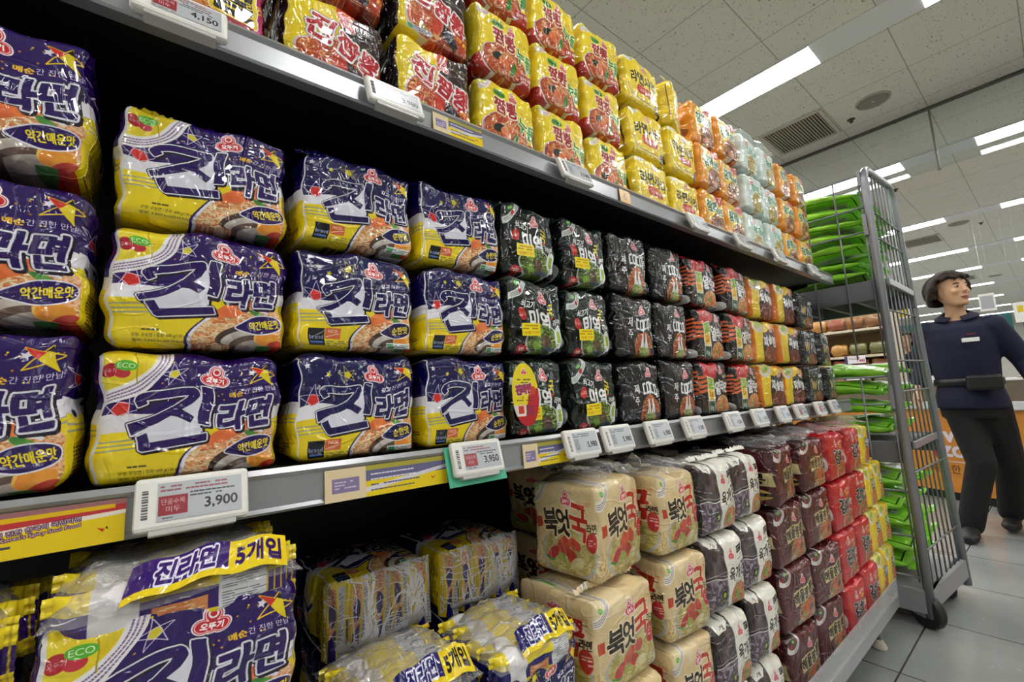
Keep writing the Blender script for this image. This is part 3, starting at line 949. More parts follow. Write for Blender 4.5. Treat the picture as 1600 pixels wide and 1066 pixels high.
def d_kimchi(seed):
    A = Art(TW, FH, 'b81820', seed)
    A.mottled(np.ones((FH, TW), np.float32), 'ae141c', 'c62028', 5)
    m = A.bowl(330, 322, 130, 76, 'e0d0c8', '9a2c18', 'c8582c', ['d8703c', 'a83418', 'e8a060'], 110, wd=4)
    A.blobs([(340, 316, 50, 28, 0, '8a3a1c', 'b06030'), (300, 300, 30, 16, .3, '6a7a30', '88943c')])
    for s, x, w in (('김', 200, 120), ('치', 310, 110)):
        A.text(s, x, 200, 116, '131012', w=w, bold=3, out=[(11, '131012'), (8, 'e8eaf0'), (4.5, '131012')])
    A.text('라면', 412, 190, 50, 'f0e8e0', w=86, bold=2)
    A.emblem(220, 84, 42, 'c02838'); A.text('얼큰하고', 350, 84, 24, 'f0d8d0', w=120, bold=.8); A.text('시원한', 350, 116, 24, 'e8c040', w=96, bold=.8)
    A.rect(FW, 0, TW, FH, 'a8141c'); A.ell(FW + 100, 250, 56, 96, 'd8c8c0'); A.ell(FW + 100, 250, 46, 82, '9a3a24'); A.noodles(A.mask([A.epts(FW + 100, 250, 44, 80)]), 60, ['d8703c', 'e8a868', 'a03c20'], 4, 18)
    return A


def d_snack(seed):
    A = Art(TW, FH, 'f0cb1c', seed)
    A.mottled(np.ones((FH, TW), np.float32), 'ecc418', 'f4d428', 5)
    m = A.bowl(330, 300, 130, 92, 'e8d8c8', 'c85a28', 'e08848', ['e8a868', 'c86030', 'f0c888'], 120, wd=4)
    A.blobs([(350, 290, 50, 34, 0, 'd86030', 'e88a54'), (300, 330, 36, 20, .3, 'c84a2c', 'e07048')])
    A.poly([(230, 130), (440, 110), (450, 210), (240, 226)], '6a4a3c', .75)
    A.text('스낵면', 340, 168, 84, 'eef0f4', w=190, bold=3, out=[(7, '3a3040')], rot=-.06)
    A.rect(250, 350, 300, 396, '4a90b0'); A.lorem(256, 360, 38, 3, 11, 'd8ecf4')
    arc_window(A, 130, 10, 88, 30, ('c8c050', 'e0d868'), 'ece6d4', '9a8a4a'); A.ell(150, 46, 30, 24, '8ab83c')
    A.emblem(360, 74, 38)
    A.rect(FW, 0, TW, FH, 'eac414'); A.line([(FW + 120, 60), (FW + 130, 340)], 24, 'e8dcae')
    return A


DESIGN = {}


def design(key, fn, *a):
    DESIGN[key] = fn(*a).image('print_' + key)


design('purple', d_jin, '24065a', '약간매운맛', ('매순', '간 진한 만남!'), 11, False)
design('blue', d_jin, '0d084e', '순한맛', ('깊고', '진한맛'), 12, True)
design('seaweed', d_seaweed, 13)
design('jeju', d_jeju, 14)
design('garlic', d_garlic, 15)
design('jjajang', d_jjajang, 16)
design('black', d_black, 17)
design('pink', d_pink, 18)
design('jjambbong', d_jjambbong, 19)
design('noodle', d_noodle, 20)
design('sari', d_sari, 21)
design('sesame', d_sesame, 22)
design('mint', d_mint, 23)
design('pollack', d_pollack, 24)
design('yukgae', d_yukgae, 25)
design('seafood', d_seafood, 26)
design('kimchi', d_kimchi, 27)
design('snack', d_snack, 28)
# ---------------------------------------------------------------- packages
PRINT = {k: pack_mat('printed_film_' + k, im, {'black': 1.0}.get(k, .85), .36, .85) for k, im in DESIGN.items()}
FILM = film_mat('clear_film')
FILM_SOFT = film_mat('clear_film_soft', haze=.06, strength=.5)


def crumple(seed, size, n, amp):
    """sharp folds along random planes"""
    r = np.random.RandomState(seed)
    nn = r.normal(size=(n, 3)); nn /= np.linalg.norm(nn, axis=1)[:, None]
    c = r.uniform(-.5, .5, (n, 3)) * np.array(size)
    w = r.uniform(.008, .03, n); a = r.uniform(-1, 1, n) * amp
    s = r.uniform(.03, .09, n)

    def f(P):
        d = np.zeros(len(P))
        for k in range(n):
            q = P - c[k]
            dist = np.abs(q @ nn[k])
            d += a[k] * np.maximum(0, 1 - dist / w[k]) * np.exp(-(q * q).sum(1) / (2 * s[k] ** 2))
        return d
    return f


def grid_pts(n, e=.12):
    """parameter values denser toward the rounded ends"""
    a = np.linspace(-1, 1, n)
    return np.sign(a) * (1 - (1 - np.abs(a)) ** 1.35)


def pack_mesh(name, mat, w, h, dp, seed, r=.013, bulge=.006, amp=.0026, nx=30, nz=26, ny=10, sag=.0, side_full=False, folds=34):
    """rounded, slightly crumpled bag block: origin at the middle of the bottom front edge, front toward -y"""
    half = np.array((w / 2, dp / 2, h / 2))
    gx, gy, gz = grid_pts(nx), grid_pts(ny), grid_pts(nz)
    V, F, UV = [], [], []
    cr = crumple(seed, (w, dp, h), folds, amp)
    rs = np.random.RandomState(seed + 5)
    ph = rs.uniform(0, 6, 6)

    def patch(ga, gb, fn, uvfn, flip):
        b = len(V)
        na, nb = len(ga), len(gb)
        for j in range(nb):
            for i in range(na):
                V.append(fn(ga[i], gb[j]))
        for j in range(nb - 1):
            for i in range(na - 1):
                q = [(i, j), (i + 1, j), (i + 1, j + 1), (i, j + 1)]
                if flip:
                    q = q[::-1]
                F.append([b + jj * na + ii for ii, jj in q])
                UV.append([uvfn((ga[ii] + 1) / 2, (gb[jj] + 1) / 2) for ii, jj in q])
    fu = FW / TW
    e = .004
    patch(gx, gz, lambda a, c: (a, -1, c), lambda u, v: (e + u * (fu - 2 * e), .03 + v * .95), False)
    patch(gx, gz, lambda a, c: (a, 1, c), lambda u, v: (fu - e - u * (fu - 2 * e), .03 + v * .95), True)
    patch(gy, gz, lambda a, c: (-1, a, c), (lambda u, v: (fu - e - u * (fu - 2 * e), .03 + v * .95)) if side_full else (lambda u, v: (1 - e - u * (1 - fu - 2 * e), .03 + v * .95)), True)
    patch(gy, gz, lambda a, c: (1, a, c), lambda u, v: (fu + e + u * (1 - fu - 2 * e), .03 + v * .95), False)
    patch(gx, gy, lambda a, c: (a, c, 1), lambda u, v: (e + u * (fu - 2 * e), .985 - .10 * v), False)
    patch(gx, gy, lambda a, c: (a, c, -1), lambda u, v: (e + u * (fu - 2 * e), .02 + .06 * v), True)
    Q = np.array(V, float)
    P = Q * half
    inner = np.clip(P, -(half - r), half - r)
    d = P - inner
    L = np.linalg.norm(d, axis=1)[:, None]
    nrm = d / np.maximum(L, 1e-9)
    out = inner + nrm * r
    bx = (1 - np.minimum(1, np.abs(Q[:, 0])) ** 2) * (1 - np.minimum(1, np.abs(Q[:, 2])) ** 2)
    side = (1 - Q[:, 1] ** 2) * (1 - Q[:, 2] ** 2)
    top = (1 - Q[:, 0] ** 2) * (1 - Q[:, 1] ** 2)
    out[:, 1] += np.where(Q[:, 1] <= -.999, -bulge * bx, np.where(Q[:, 1] >= .999, bulge * bx, 0))
    out[:, 0] += np.where(Q[:, 0] <= -.999, -bulge * .6 * side, np.where(Q[:, 0] >= .999, bulge * .6 * side, 0))
    out[:, 2] += np.where(Q[:, 2] >= .999, bulge * .8 * top, 0)
    # waisted, uneven edges
    out[:, 0] += .0025 * np.sin(Q[:, 2] * 4 + ph[0]) * np.abs(Q[:, 0]) + .0015 * np.sin(Q[:, 2] * 11 + ph[1])
    out[:, 2] += np.where(Q[:, 2] > -.2, .0035 * np.sin(Q[:, 0] * 3.3 + ph[2]) + .0022 * np.sin(Q[:, 0] * 8 + ph[3]) + .002 * np.sin(Q[:, 1] * 5 + ph[4]), 0)
    out[:, 2] -= sag * (Q[:, 2] > 0) * np.abs(Q[:, 0]) ** 2
    out += nrm * cr(out)[:, None] * (Q[:, 2:3] > -.96)
    lo, hi = out.min(0), out.max(0)
    out = (out - (lo + hi) / 2) * (2 * half / (hi - lo))
    out[:, 1] += dp / 2
    out[:, 2] += h / 2
    # join the six faces
    me = bpy.data.meshes.new(name)
    me.from_pydata([tuple(p) for p in out], [], F)
    uvl = me.uv_layers.new(name='uv')
    uvl.data.foreach_set('uv', np.array([c for f in UV for c in f], np.float32).ravel())
    me.materials.append(mat)
    bm = bmesh.new(); bm.from_mesh(me)
    bmesh.ops.remove_doubles(bm, verts=bm.verts, dist=.0004)
    for f in bm.faces:
        f.smooth = True
    bm.to_mesh(me); bm.free()
    return me


def fin_mesh(name, mat, w, hh, seed, lean=.5, uvr=(.05, .7, .985, .999)):
    """crimped seal along the top: a thin pleated strip leaning back"""
    r = np.random.RandomState(seed)
    n = 46
    vs, fs, uv = [], [], []
    pr = r.uniform(.5, 1.1, n)
    for i in range(n):
        x = -w / 2 + w * i / (n - 1)
        for k, t in enumerate((0, .5, 1)):
            z = hh * t * (pr[i] if t == 1 else 1)
            y = lean * hh * t + .0022 * math.sin(i * 1.9 + k) + .003 * math.sin(i * .31 + seed)
            vs.append((x + .002 * t * math.sin(i), y, z))
    for i in range(n - 1):
        for k in range(2):
            fs.append((i * 3 + k, i * 3 + 3 + k, i * 3 + 4 + k, i * 3 + 1 + k))
    me = bpy.data.meshes.new(name)
    me.from_pydata(vs, [], fs)
    uvl = me.uv_layers.new(name='uv')
    u0, u1, v0, v1 = uvr
    dat = []
    for f in fs:
        for vi in f:
            i, k = divmod(vi, 3)
            dat.append((u0 + (u1 - u0) * i / (n - 1), v0 + (v1 - v0) * k / 2))
    uvl.data.foreach_set('uv', np.array(dat, np.float32).ravel())
    me.materials.append(mat)
    for p in me.polygons:
        p.use_smooth = True
    sol = None
    return me


def film_dome(name, mat, w, dp, hh, seed, n=26, m=18, amp=.010):
    """crumpled sheet of clear film gathered over the open top of a bag"""
    r = np.random.RandomState(seed)
    cr = crumple(seed + 3, (w, dp, hh), 46, amp)
    vs, fs = [], []
    for j in range(m):
        for i in range(n):
            a, b = -1 + 2 * i / (n - 1), -1 + 2 * j / (m - 1)
            e = (1 - abs(a) ** 3) * (1 - abs(b) ** 3)
            vs.append((a * w / 2 * .99, dp / 2 + b * dp / 2 * .98, hh * e ** .6 + .004 * math.sin(a * 7 + seed) * e))
    P = np.array(vs)
    P[:, 2] += np.abs(cr(P - np.array((0, dp / 2, 0)))) * 1.0
    for j in range(m - 1):
        for i in range(n - 1):
            fs.append((j * n + i, j * n + i + 1, (j + 1) * n + i + 1, (j + 1) * n + i))
    me = bpy.data.meshes.new(name)
    me.from_pydata([tuple(p) for p in P], [], fs)
    me.materials.append(mat)
    for p in me.polygons:
        p.use_smooth = True
    return me


MESHES = {}
ORD = ['first', 'second', 'third', 'fourth', 'fifth', 'sixth']


def proto(key, w, h, dp, var, **kw):
    k = (key, round(w, 3), round(h, 3), var)
    if k not in MESHES:
        sd = (sum(map(ord, key)) * 7 + var * 31 + int(w * 1000)) % 9000
        MESHES[k] = (pack_mesh('wrapper_' + key, PRINT[key], w, h, dp, sd, **kw), fin_mesh('seal_' + key, PRINT[key], w * .9, .011, sd), sd,
                     fin_mesh('folded_seal_' + key, PRINT[key], w * .9, .0035, sd, 3.0))
    return MESHES[k]


STICKER = None


def pack(key, name, label, group, x, y, z, rz=0.0, w=.178, h=.146, dp=.19, var=0, film=False, top=True, ry=0.0, rx=0.0, cat='noodle pack', sticker=False, **kw):
    me, fin, sd, fold = proto(key, w, h, dp, var, **kw)
    o = link(name, me, None, (x, y, z), (rx, ry, rz))
    tag(o, label, cat, group)
    if top and not film:
        link('top_seal', fin, o, (0, dp * .24, h * .993))
    if film:
        k = ('film', round(w, 3), var)
        if k not in MESHES:
            MESHES[k] = film_dome('film_top', FILM_SOFT, w * .96, dp * .98, .016, sd + 9)
        link('film_top', MESHES[k], o, (0, 0, h * .985))
    if sticker:
        link('promotion_sticker', sticker, o, (0, 0, 0))
    return o
# ---------------------------------------------------------------- setting: floor, ceiling, walls
def floor_mat():
    m, nt, p = new_mat('floor_tiles')
    L = nt.links.new
    tc = N(nt, 'ShaderNodeTexCoord')
    sp = N(nt, 'ShaderNodeSeparateXYZ'); L(tc.outputs['Object'], sp.inputs[0])

    def joint(out, off, per, wd):
        a = N(nt, 'ShaderNodeMath', operation='SUBTRACT'); a.inputs[1].default_value = off; L(out, a.inputs[0])
        b = N(nt, 'ShaderNodeMath', operation='PINGPONG'); b.inputs[1].default_value = per / 2; L(a.outputs[0], b.inputs[0])
        c = N(nt, 'ShaderNodeMath', operation='LESS_THAN'); c.inputs[1].default_value = wd; L(b.outputs[0], c.inputs[0])
        return c.outputs[0]
    j1 = joint(sp.outputs['X'], 2.046, .526, .0028)
    j2 = joint(sp.outputs['Y'], .489, .526, .0028)
    mx = N(nt, 'ShaderNodeMath', operation='MAXIMUM'); L(j1, mx.inputs[0]); L(j2, mx.inputs[1])
    n1 = N(nt, 'ShaderNodeTexNoise', Scale=2.2, Detail=5.0)
    L(tc.outputs['Object'], n1.inputs['Vector'])
    cr = N(nt, 'ShaderNodeValToRGB')
    cr.color_ramp.elements[0].position = .35; cr.color_ramp.elements[0].color = lin('858988')
    cr.color_ramp.elements[1].position = .7; cr.color_ramp.elements[1].color = lin('9a9e9c')
    L(n1.outputs['Fac'], cr.inputs[0])
    n2 = N(nt, 'ShaderNodeTexVoronoi', Scale=26.0)
    L(tc.outputs['Object'], n2.inputs['Vector'])
    lt = N(nt, 'ShaderNodeMath', operation='LESS_THAN'); lt.inputs[1].default_value = .09; L(n2.outputs['Distance'], lt.inputs[0])
    m2 = N(nt, 'ShaderNodeMix', data_type='RGBA'); L(lt.outputs[0], m2.inputs[0]); L(cr.outputs[0], m2.inputs[6])
    L(n2.outputs['Color'], m2.inputs[7])
    m2b = N(nt, 'ShaderNodeMix', data_type='RGBA'); m2b.inputs[0].default_value = .35; L(cr.outputs[0], m2b.inputs[6]); L(m2.outputs[2], m2b.inputs[7])
    m3 = N(nt, 'ShaderNodeMix', data_type='RGBA'); L(mx.outputs[0], m3.inputs[0]); L(m2b.outputs[2], m3.inputs[6]); m3.inputs[7].default_value = lin('3a3c3c')
    L(m3.outputs[2], p.inputs['Base Color'])
    p.inputs['Roughness'].default_value = .26
    p.inputs['Coat Weight'].default_value = .25
    p.inputs['Coat Roughness'].default_value = .1
    n3 = N(nt, 'ShaderNodeTexNoise', Scale=60.0, Detail=2.0); L(tc.outputs['Object'], n3.inputs['Vector'])
    b = N(nt, 'ShaderNodeBump', Strength=.12, Distance=.002); L(n3.outputs['Fac'], b.inputs['Height']); L(b.outputs[0], p.inputs['Normal'])
    return m


def ceiling_mat():
    m, nt, p = new_mat('fissured_ceiling_tiles')
    L = nt.links.new
    tc = N(nt, 'ShaderNodeTexCoord')
    sp = N(nt, 'ShaderNodeSeparateXYZ'); L(tc.outputs['Object'], sp.inputs[0])

    def joint(out, off, per, wd):
        a = N(nt, 'ShaderNodeMath', operation='SUBTRACT'); a.inputs[1].default_value = off; L(out, a.inputs[0])
        b = N(nt, 'ShaderNodeMath', operation='PINGPONG'); b.inputs[1].default_value = per / 2; L(a.outputs[0], b.inputs[0])
        c = N(nt, 'ShaderNodeMath', operation='LESS_THAN'); c.inputs[1].default_value = wd; L(b.outputs[0], c.inputs[0])
        return c.outputs[0]
    j1 = joint(sp.outputs['X'], 2.485, .586, .003)
    j2 = joint(sp.outputs['Y'], .437, .549, .003)
    mx = N(nt, 'ShaderNodeMath', operation='MAXIMUM'); L(j1, mx.inputs[0]); L(j2, mx.inputs[1])
    mp = N(nt, 'ShaderNodeMapping'); mp.inputs['Scale'].default_value = (48, 110, 1); L(tc.outputs['Object'], mp.inputs['Vector'])
    v = N(nt, 'ShaderNodeTexNoise', Scale=1.0, Detail=1.0, Distortion=.6); L(mp.outputs[0], v.inputs['Vector'])
    cr = N(nt, 'ShaderNodeValToRGB')
    cr.color_ramp.elements[0].position = .29; cr.color_ramp.elements[0].color = lin('a09a8f')
    cr.color_ramp.elements[1].position = .335; cr.color_ramp.elements[1].color = lin('e6e2d8')
    L(v.outputs['Fac'], cr.inputs[0])
    m3 = N(nt, 'ShaderNodeMix', data_type='RGBA'); L(mx.outputs[0], m3.inputs[0]); L(cr.outputs[0], m3.inputs[6]); m3.inputs[7].default_value = lin('a8a398')
    L(m3.outputs[2], p.inputs['Base Color'])
    p.inputs['Roughness'].default_value = .9
    b = N(nt, 'ShaderNodeBump', Strength=.3, Distance=.003); L(cr.outputs[0], b.inputs['Height']); L(b.outputs[0], p.inputs['Normal'])
    return m


CEIL = 3.3
X0, X1, Y0, Y1 = -3.2, 27.0, -7.0, 9.0
M_WALL = simple('painted_wall', 'cfccc4', .85, noise=.04, nscale=6)
M_STRIP = simple('lamp_channel', 'e4e4e6', .45)
M_METAL = simple('brushed_steel', 'a9abae', .32, metal=.9, noise=.06, nscale=120)
M_GALV = simple('grey_painted_steel', '8d8f93', .38, metal=.25, noise=.05, nscale=90, bump=.05)
M_BLACK = simple('black_powder_coat', '0c0c0d', .55, noise=.15, nscale=200)
M_WHITE = simple('white_plastic', 'e9e8e4', .35, noise=.02)
M_DARK = simple('dark_rubber', '1c1c1d', .55, noise=.1)
M_LENS = emit_mat('lamp_diffuser', (1.0, .99, .965), LAMP_STRENGTH)

tag(MB().box(X0, X1, Y0, Y1, -.1, 0).obj('floor', floor_mat()), kind='structure')
tag(MB().box(X0, X1, Y0, Y1, CEIL, CEIL + .1).obj('ceiling', ceiling_mat()), kind='structure')
for nm, b in (('wall_far', (X1, X1 + .1, Y0, Y1)), ('wall_near', (X0 - .1, X0, Y0, Y1)), ('wall_shelf_side', (X0, X1, Y1, Y1 + .1)), ('wall_aisle_side', (X0, X1, Y0 - .1, Y0))):
    tag(MB().box(*b, 0, CEIL).obj(nm, M_WALL), kind='structure')

# lamps: recessed channels across the ceiling, each a run of lamps and blank covers
LAMP_X = [-1.85, .82, 3.495, 6.17, 8.85, 11.3, 13.43, 16.0, 18.7, 21.5, 24.1]
PER, LEN, L0 = 1.66, 1.10, .81
lamp0 = None
hb = MB()
hb.box(-.132, .132, 0, LEN, .012, .05).box(-.136, -.126, 0, LEN, -.004, .05).box(.126, .136, 0, LEN, -.004, .05)
lens = MB().box(-.126, .126, .004, LEN - .004, .001, .012)
n_tr = 0
for ix, lx in enumerate(LAMP_X):
    ks = range(-3, 4) if ix < 8 else range(-2, 3)
    row = 'behind the viewer' if lx < 0 else 'over the viewer' if lx < 1 else 'before the glass curtain' if lx < 5 else 'just behind the glass curtain' if lx < 7 else ORD[min(5, ix - 4)] + ' row beyond the glass curtain' if ix < 10 else 'in the farthest row'
    for k in ks:
        y = L0 + k * PER
        col = 'above the shelf' if k == 0 else 'above the aisle' if k == -1 else ORD[abs(k)] + (' lamp past the shelf' if k > 0 else ' lamp past the aisle')
        lb = 'white ceiling strip lamp ' + row + ', ' + col
        if lamp0 is None:
            t = thing('ceiling_light', lb, 'ceiling light', (lx, y, CEIL - .012), 0, 'ceiling strip lamps')
            hb.obj('housing', M_STRIP, t)
            lens.obj('diffuser', M_LENS, t)
            lamp0 = t
        else:
            t = copy_tree(lamp0)
            t.location = (lx, y, CEIL - .012)
            t['label'] = lb
    n_tr += 1
    ys = [L0 + k * PER for k in ks]
    tr = MB()
    for y in ys:
        tr.box(lx - .132, lx + .132, y - (PER - LEN), y, CEIL - .009, CEIL)
    tag(tr.obj('trim_%d' % n_tr, M_STRIP), kind='structure')

# ventilation grilles, speakers, sprinklers
def vent(x, y, lb, w=.56, d=.5):
    t = thing('ceiling_vent', lb, 'ceiling vent', (x, y, CEIL), 0, 'ceiling vents')
    f = MB()
    f.box(-w / 2, w / 2, -d / 2, -d / 2 + .03, -.012, 0).box(-w / 2, w / 2, d / 2 - .03, d / 2, -.012, 0).box(-w / 2, -w / 2 + .03, -d / 2, d / 2, -.012, 0).box(w / 2 - .03, w / 2, -d / 2, d / 2, -.012, 0)
    f.obj('frame', simple('vent_frame', 'c8c2b4', .6), t)
    MB().box(-w / 2 + .02, w / 2 - .02, -d / 2 + .02, d / 2 - .02, -.002, 0).obj('duct_opening', simple('vent_dark', '2c2a26', .8), t)
    s = MB()
    for k in range(20):
        yy = -d / 2 + .04 + (d - .08) * k / 19
        s.box(-w / 2 + .03, w / 2 - .03, yy - .0045, yy + .0045, -.012, -.002)
    s.obj('slat', simple('vent_slat', 'b5ad9b', .6), t)
    return t


v0 = vent(4.535, 1.247, 'slatted ceiling vent before the glass curtain, above the shelf end')
for x, y, lb in ((9.92, 1.22, 'slatted ceiling vent beyond the first lamp row behind the glass curtain'), (14.7, 1.25, 'slatted ceiling vent farther off, above the frozen food bins')):
    c = copy_tree(v0); c.location = (x, y, CEIL); c['label'] = lb


def speaker(x, y, lb):
    t = thing('ceiling_speaker', lb, 'ceiling speaker', (x, y, CEIL), 0, 'ceiling speakers')
    MB().lathe([(.001, -.012), (.085, -.012), (.1, -.008), (.104, 0)], 32).obj('grille', simple('speaker_grille', '8f8a7d', .7, noise=.3, nscale=400), t)
    MB().lathe([(.104, 0), (.106, -.012), (.112, -.014), (.118, -.006), (.119, 0)], 32).obj('rim', simple('speaker_rim', 'b6b0a2', .5), t)
    MB().lathe([(.0005, -.016), (.006, -.015), (.008, -.012)], 10).obj('centre_button', M_WHITE, t)
    return t


s0 = speaker(4.51, .70, 'round ceiling speaker before the glass curtain')
for x, y, lb in ((9.29, .71, 'round ceiling speaker behind the first lamp row past the glass curtain'), (15.0, .72, 'round ceiling speaker far off above the counter')):
    c = copy_tree(s0); c.location = (x, y, CEIL); c['label'] = lb
sp = MB().lathe([(.001, -.03), (.012, -.03), (.014, -.02), (.008, -.012), (.03, -.004), (.03, 0)], 14)
for x, y, lb in ((4.68, .89, 'small sprinkler head beside the nearer ceiling speaker'), (6.9, 1.0, 'small sprinkler head seen just past the glass curtain'), (9.6, .5, 'small sprinkler head beside the second ceiling speaker')):
    tag(sp.obj('sprinkler_head', simple('sprinkler', '4a4640', .4, metal=.5), None, (x, y, CEIL)), lb, 'sprinkler')

# glass smoke curtain hanging from the ceiling
CX = 5.037
gm, nt, p = new_mat('curtain_glass')
tr_ = N(nt, 'ShaderNodeBsdfTransparent'); tr_.inputs[0].default_value = (.93, .97, .97, 1)
gl_ = N(nt, 'ShaderNodeBsdfGlossy', Roughness=.02)
lw = N(nt, 'ShaderNodeFresnel', IOR=1.5)
mx_ = N(nt, 'ShaderNodeMixShader')
nt.links.new(lw.outputs[0], mx_.inputs[0]); nt.links.new(tr_.outputs[0], mx_.inputs[1]); nt.links.new(gl_.outputs[0], mx_.inputs[2])
nt.links.new(mx_.outputs[0], nt.nodes['Material Output'].inputs[0])
cu = thing('smoke_curtain', 'clear glass smoke curtain hanging across the ceiling behind the shelf', 'smoke curtain', (CX, 0, CEIL))
for k in range(-4, 5):
    ya, yb = .437 + 1.66 * (k - 1), .437 + 1.66 * k
    MB().box(-.003, .003, ya + .006, yb - .006, -.556, -.01).obj('glass_pane', gm, cu)
    MB().box(-.008, .008, yb - .007, yb + .007, -.56, 0).box(-.012, .012, yb - .012, yb + .012, -.566, -.556).obj('joint_strip', simple('joint_strip', '6f6a62', .5), cu)
MB().box(-.018, .018, -6.2, 7.0, -.02, 0).obj('top_rail', simple('curtain_rail', '5c5952', .5, metal=.3), cu)
# ---------------------------------------------------------------- gondola shelving
M_RAIL = simple('price_rail', 'a6a8ac', .28, metal=.55, noise=.04, nscale=60)
M_ACR, nt, p = new_mat('clear_acrylic')
tr_ = N(nt, 'ShaderNodeBsdfTransparent'); tr_.inputs[0].default_value = (.93, .95, .95, 1)
p.inputs['Base Color'].default_value = (.75, .77, .78, 1); p.inputs['Roughness'].default_value = .1
mx_ = N(nt, 'ShaderNodeMixShader', Fac=.32)
nt.links.new(tr_.outputs[0], mx_.inputs[1]); nt.links.new(p.outputs[0], mx_.inputs[2]); nt.links.new(mx_.outputs[0], nt.nodes['Material Output'].inputs[0])

SX0, SX1 = -1.3, 2.385
g = thing('gondola_shelving', 'black steel gondola shelving with grey price rails full of noodle packs', 'store shelf', (0, .62, 0))


def at_g(mb, name, mat, parent=g):
    o = mb.obj(name, mat, parent)
    if parent is g:
        o.location = (0, -.62, 0)
    return o


at_g(MB().box(SX0, SX1, 1.12, 1.14, .1, 1.62), 'back_panel', M_BLACK)
for ux in (SX0, -.1, 1.12, SX1 - .04):
    at_g(MB().box(ux, ux + .04, 1.06, 1.12, .02, 1.62), 'upright', M_BLACK)


def shelf(zt, zb):
    d = at_g(MB().box(SX0, SX1, .622, 1.115, zt - .022, zt, bev=.003), 'shelf_deck', M_BLACK)
    prof = [(.622, zt + .002), (.606, zt + .004), (.602, zt - .002), (.606, zt - .008), (.606, zb + .007), (.6015, zb + .003), (.604, zb), (.622, zb)]
    m = MB()
    n = len(prof)
    vs = [(SX0, y, z) for y, z in prof] + [(SX1, y, z) for y, z in prof]
    m.add(vs, [[i, (i + 1) % n, n + (i + 1) % n, n + i][::-1] for i in range(n)] + [list(range(n)), [n + i for i in range(n)][::-1]])
    m.obj('price_rail', M_RAIL, d)
    for ux in (SX0 + .02, -.09, 1.14, SX1 - .03):
        br = MB()
        br.add([(ux, 1.1, zt - .02), (ux, .7, zt - .02), (ux, .7, zt - .035), (ux, 1.1, zt - .09), (ux + .006, 1.1, zt - .02), (ux + .006, .7, zt - .02), (ux + .006, .7, zt - .035), (ux + .006, 1.1, zt - .09)],
               [(0, 1, 2, 3), (7, 6, 5, 4), (0, 4, 5, 1), (1, 5, 6, 2), (2, 6, 7, 3), (3, 7, 4, 0)])
        br.obj('bracket', M_BLACK, d)
    return d


MID, TOP, BASE = .926, 1.488, .180
shelf(MID, .878)
shelf(TOP, 1.446)
b_ = at_g(MB().box(SX0, 2.24, .516, 1.115, .155, BASE).box(2.24, 2.43, .585, 1.115, .155, BASE), 'base_deck', M_GALV)
MB().box(SX0, 2.24, .505, .516, .150, .196, bev=.003).obj('base_fascia', M_RAIL, b_)
at_g(MB().box(SX0, 2.24, .5045, .5075, .19, .252), 'front_guard', M_ACR)
for fx in (-.9, .4, 1.3, 2.18):
    f_ = at_g(MB().tube([(fx, .57, .03), (fx, .57, .155)], .012).box(fx - .03, fx + .03, .55, .59, .13, .155), 'foot', M_METAL)
    MB().lathe([(.001, 0), (.022, 0), (.024, .008), (.016, .022), (.012, .034)], 14).obj('foot_pad', simple('foot_pad', 'c8c0ae', .6), f_, (fx, .57, 0))

# ---------------------------------------------------------------- electronic price tags and strips
def tag_art(price, seed, red=True, pale=False):
    A = Art(280, 130, 'b4b8bd' if not pale else 'c0c4ca', seed)
    if red:
        A.lorem(10, 14, 240, 2, 13, '8a4048', .85); A.rect(4, 46, 96, 112, '94303a')
        A.text('단골수목', 50, 66, 20, 'd8b8bc', w=74, bold=.4); A.text('미두', 50, 92, 20, 'd8b8bc', w=44, bold=.4)
        A.lorem(104, 42, 160, 2, 12, '2a2c30', .85); A.lorem(6, 121, 90, 1, 9, '3a3c40')
    else:
        A.lorem(10, 14, 210, 2, 13, '50545a', .85); A.rect(8, 40, 60, 116, 'a4a9b0'); A.lorem(12, 50, 44, 7, 9, '70747a', .6)
    A.text(price, 208, 88, 40, '17181a', w=112, bold=.8)
    return A


def screen_mat(name, A):
    m, nt, p = new_mat(name)
    t = N(nt, 'ShaderNodeTexImage'); t.image = A.image(name)
    nt.links.new(t.outputs[0], p.inputs['Base Color'])
    p.inputs['Roughness'].default_value = .25
    return m


def uv_quad(name, mat, pts, parent=None, loc=(0, 0, 0), rot=(0, 0, 0), nu=1, nv=1, bend=None):
    """flat or gently bent printed sheet: pts = lower left, lower right, upper right, upper left"""
    a, b, c, d = [Vector(q) for q in pts]
    vs, uv, fs = [], [], []
    for j in range(nv + 1):
        for i in range(nu + 1):
            u, v = i / nu, j / nv
            q = a.lerp(b, u).lerp(d.lerp(c, u), v)
            if bend: q = q + bend(u, v)
            vs.append(q); uv.append((u, v))
    for j in range(nv):
        for i in range(nu):
            fs.append((j * (nu + 1) + i, j * (nu + 1) + i + 1, (j + 1) * (nu + 1) + i + 1, (j + 1) * (nu + 1) + i))
    me = bpy.data.meshes.new(name)
    me.from_pydata([tuple(v) for v in vs], [], fs)
    l = me.uv_layers.new(name='uv')
    l.data.foreach_set('uv', np.array([uv[i] for f in fs for i in f], np.float32).ravel())
    me.materials.append(mat)
    return link(name, me, parent, loc, rot)


TAGM = {}
M_TAG = simple('tag_housing', 'e6e5df', .3, noise=.02)
M_TAGD = simple('tag_clip', 'b9b9b6', .4)
M_GREEN = simple('green_plastic', '4fb893', .4)
tag_body = None


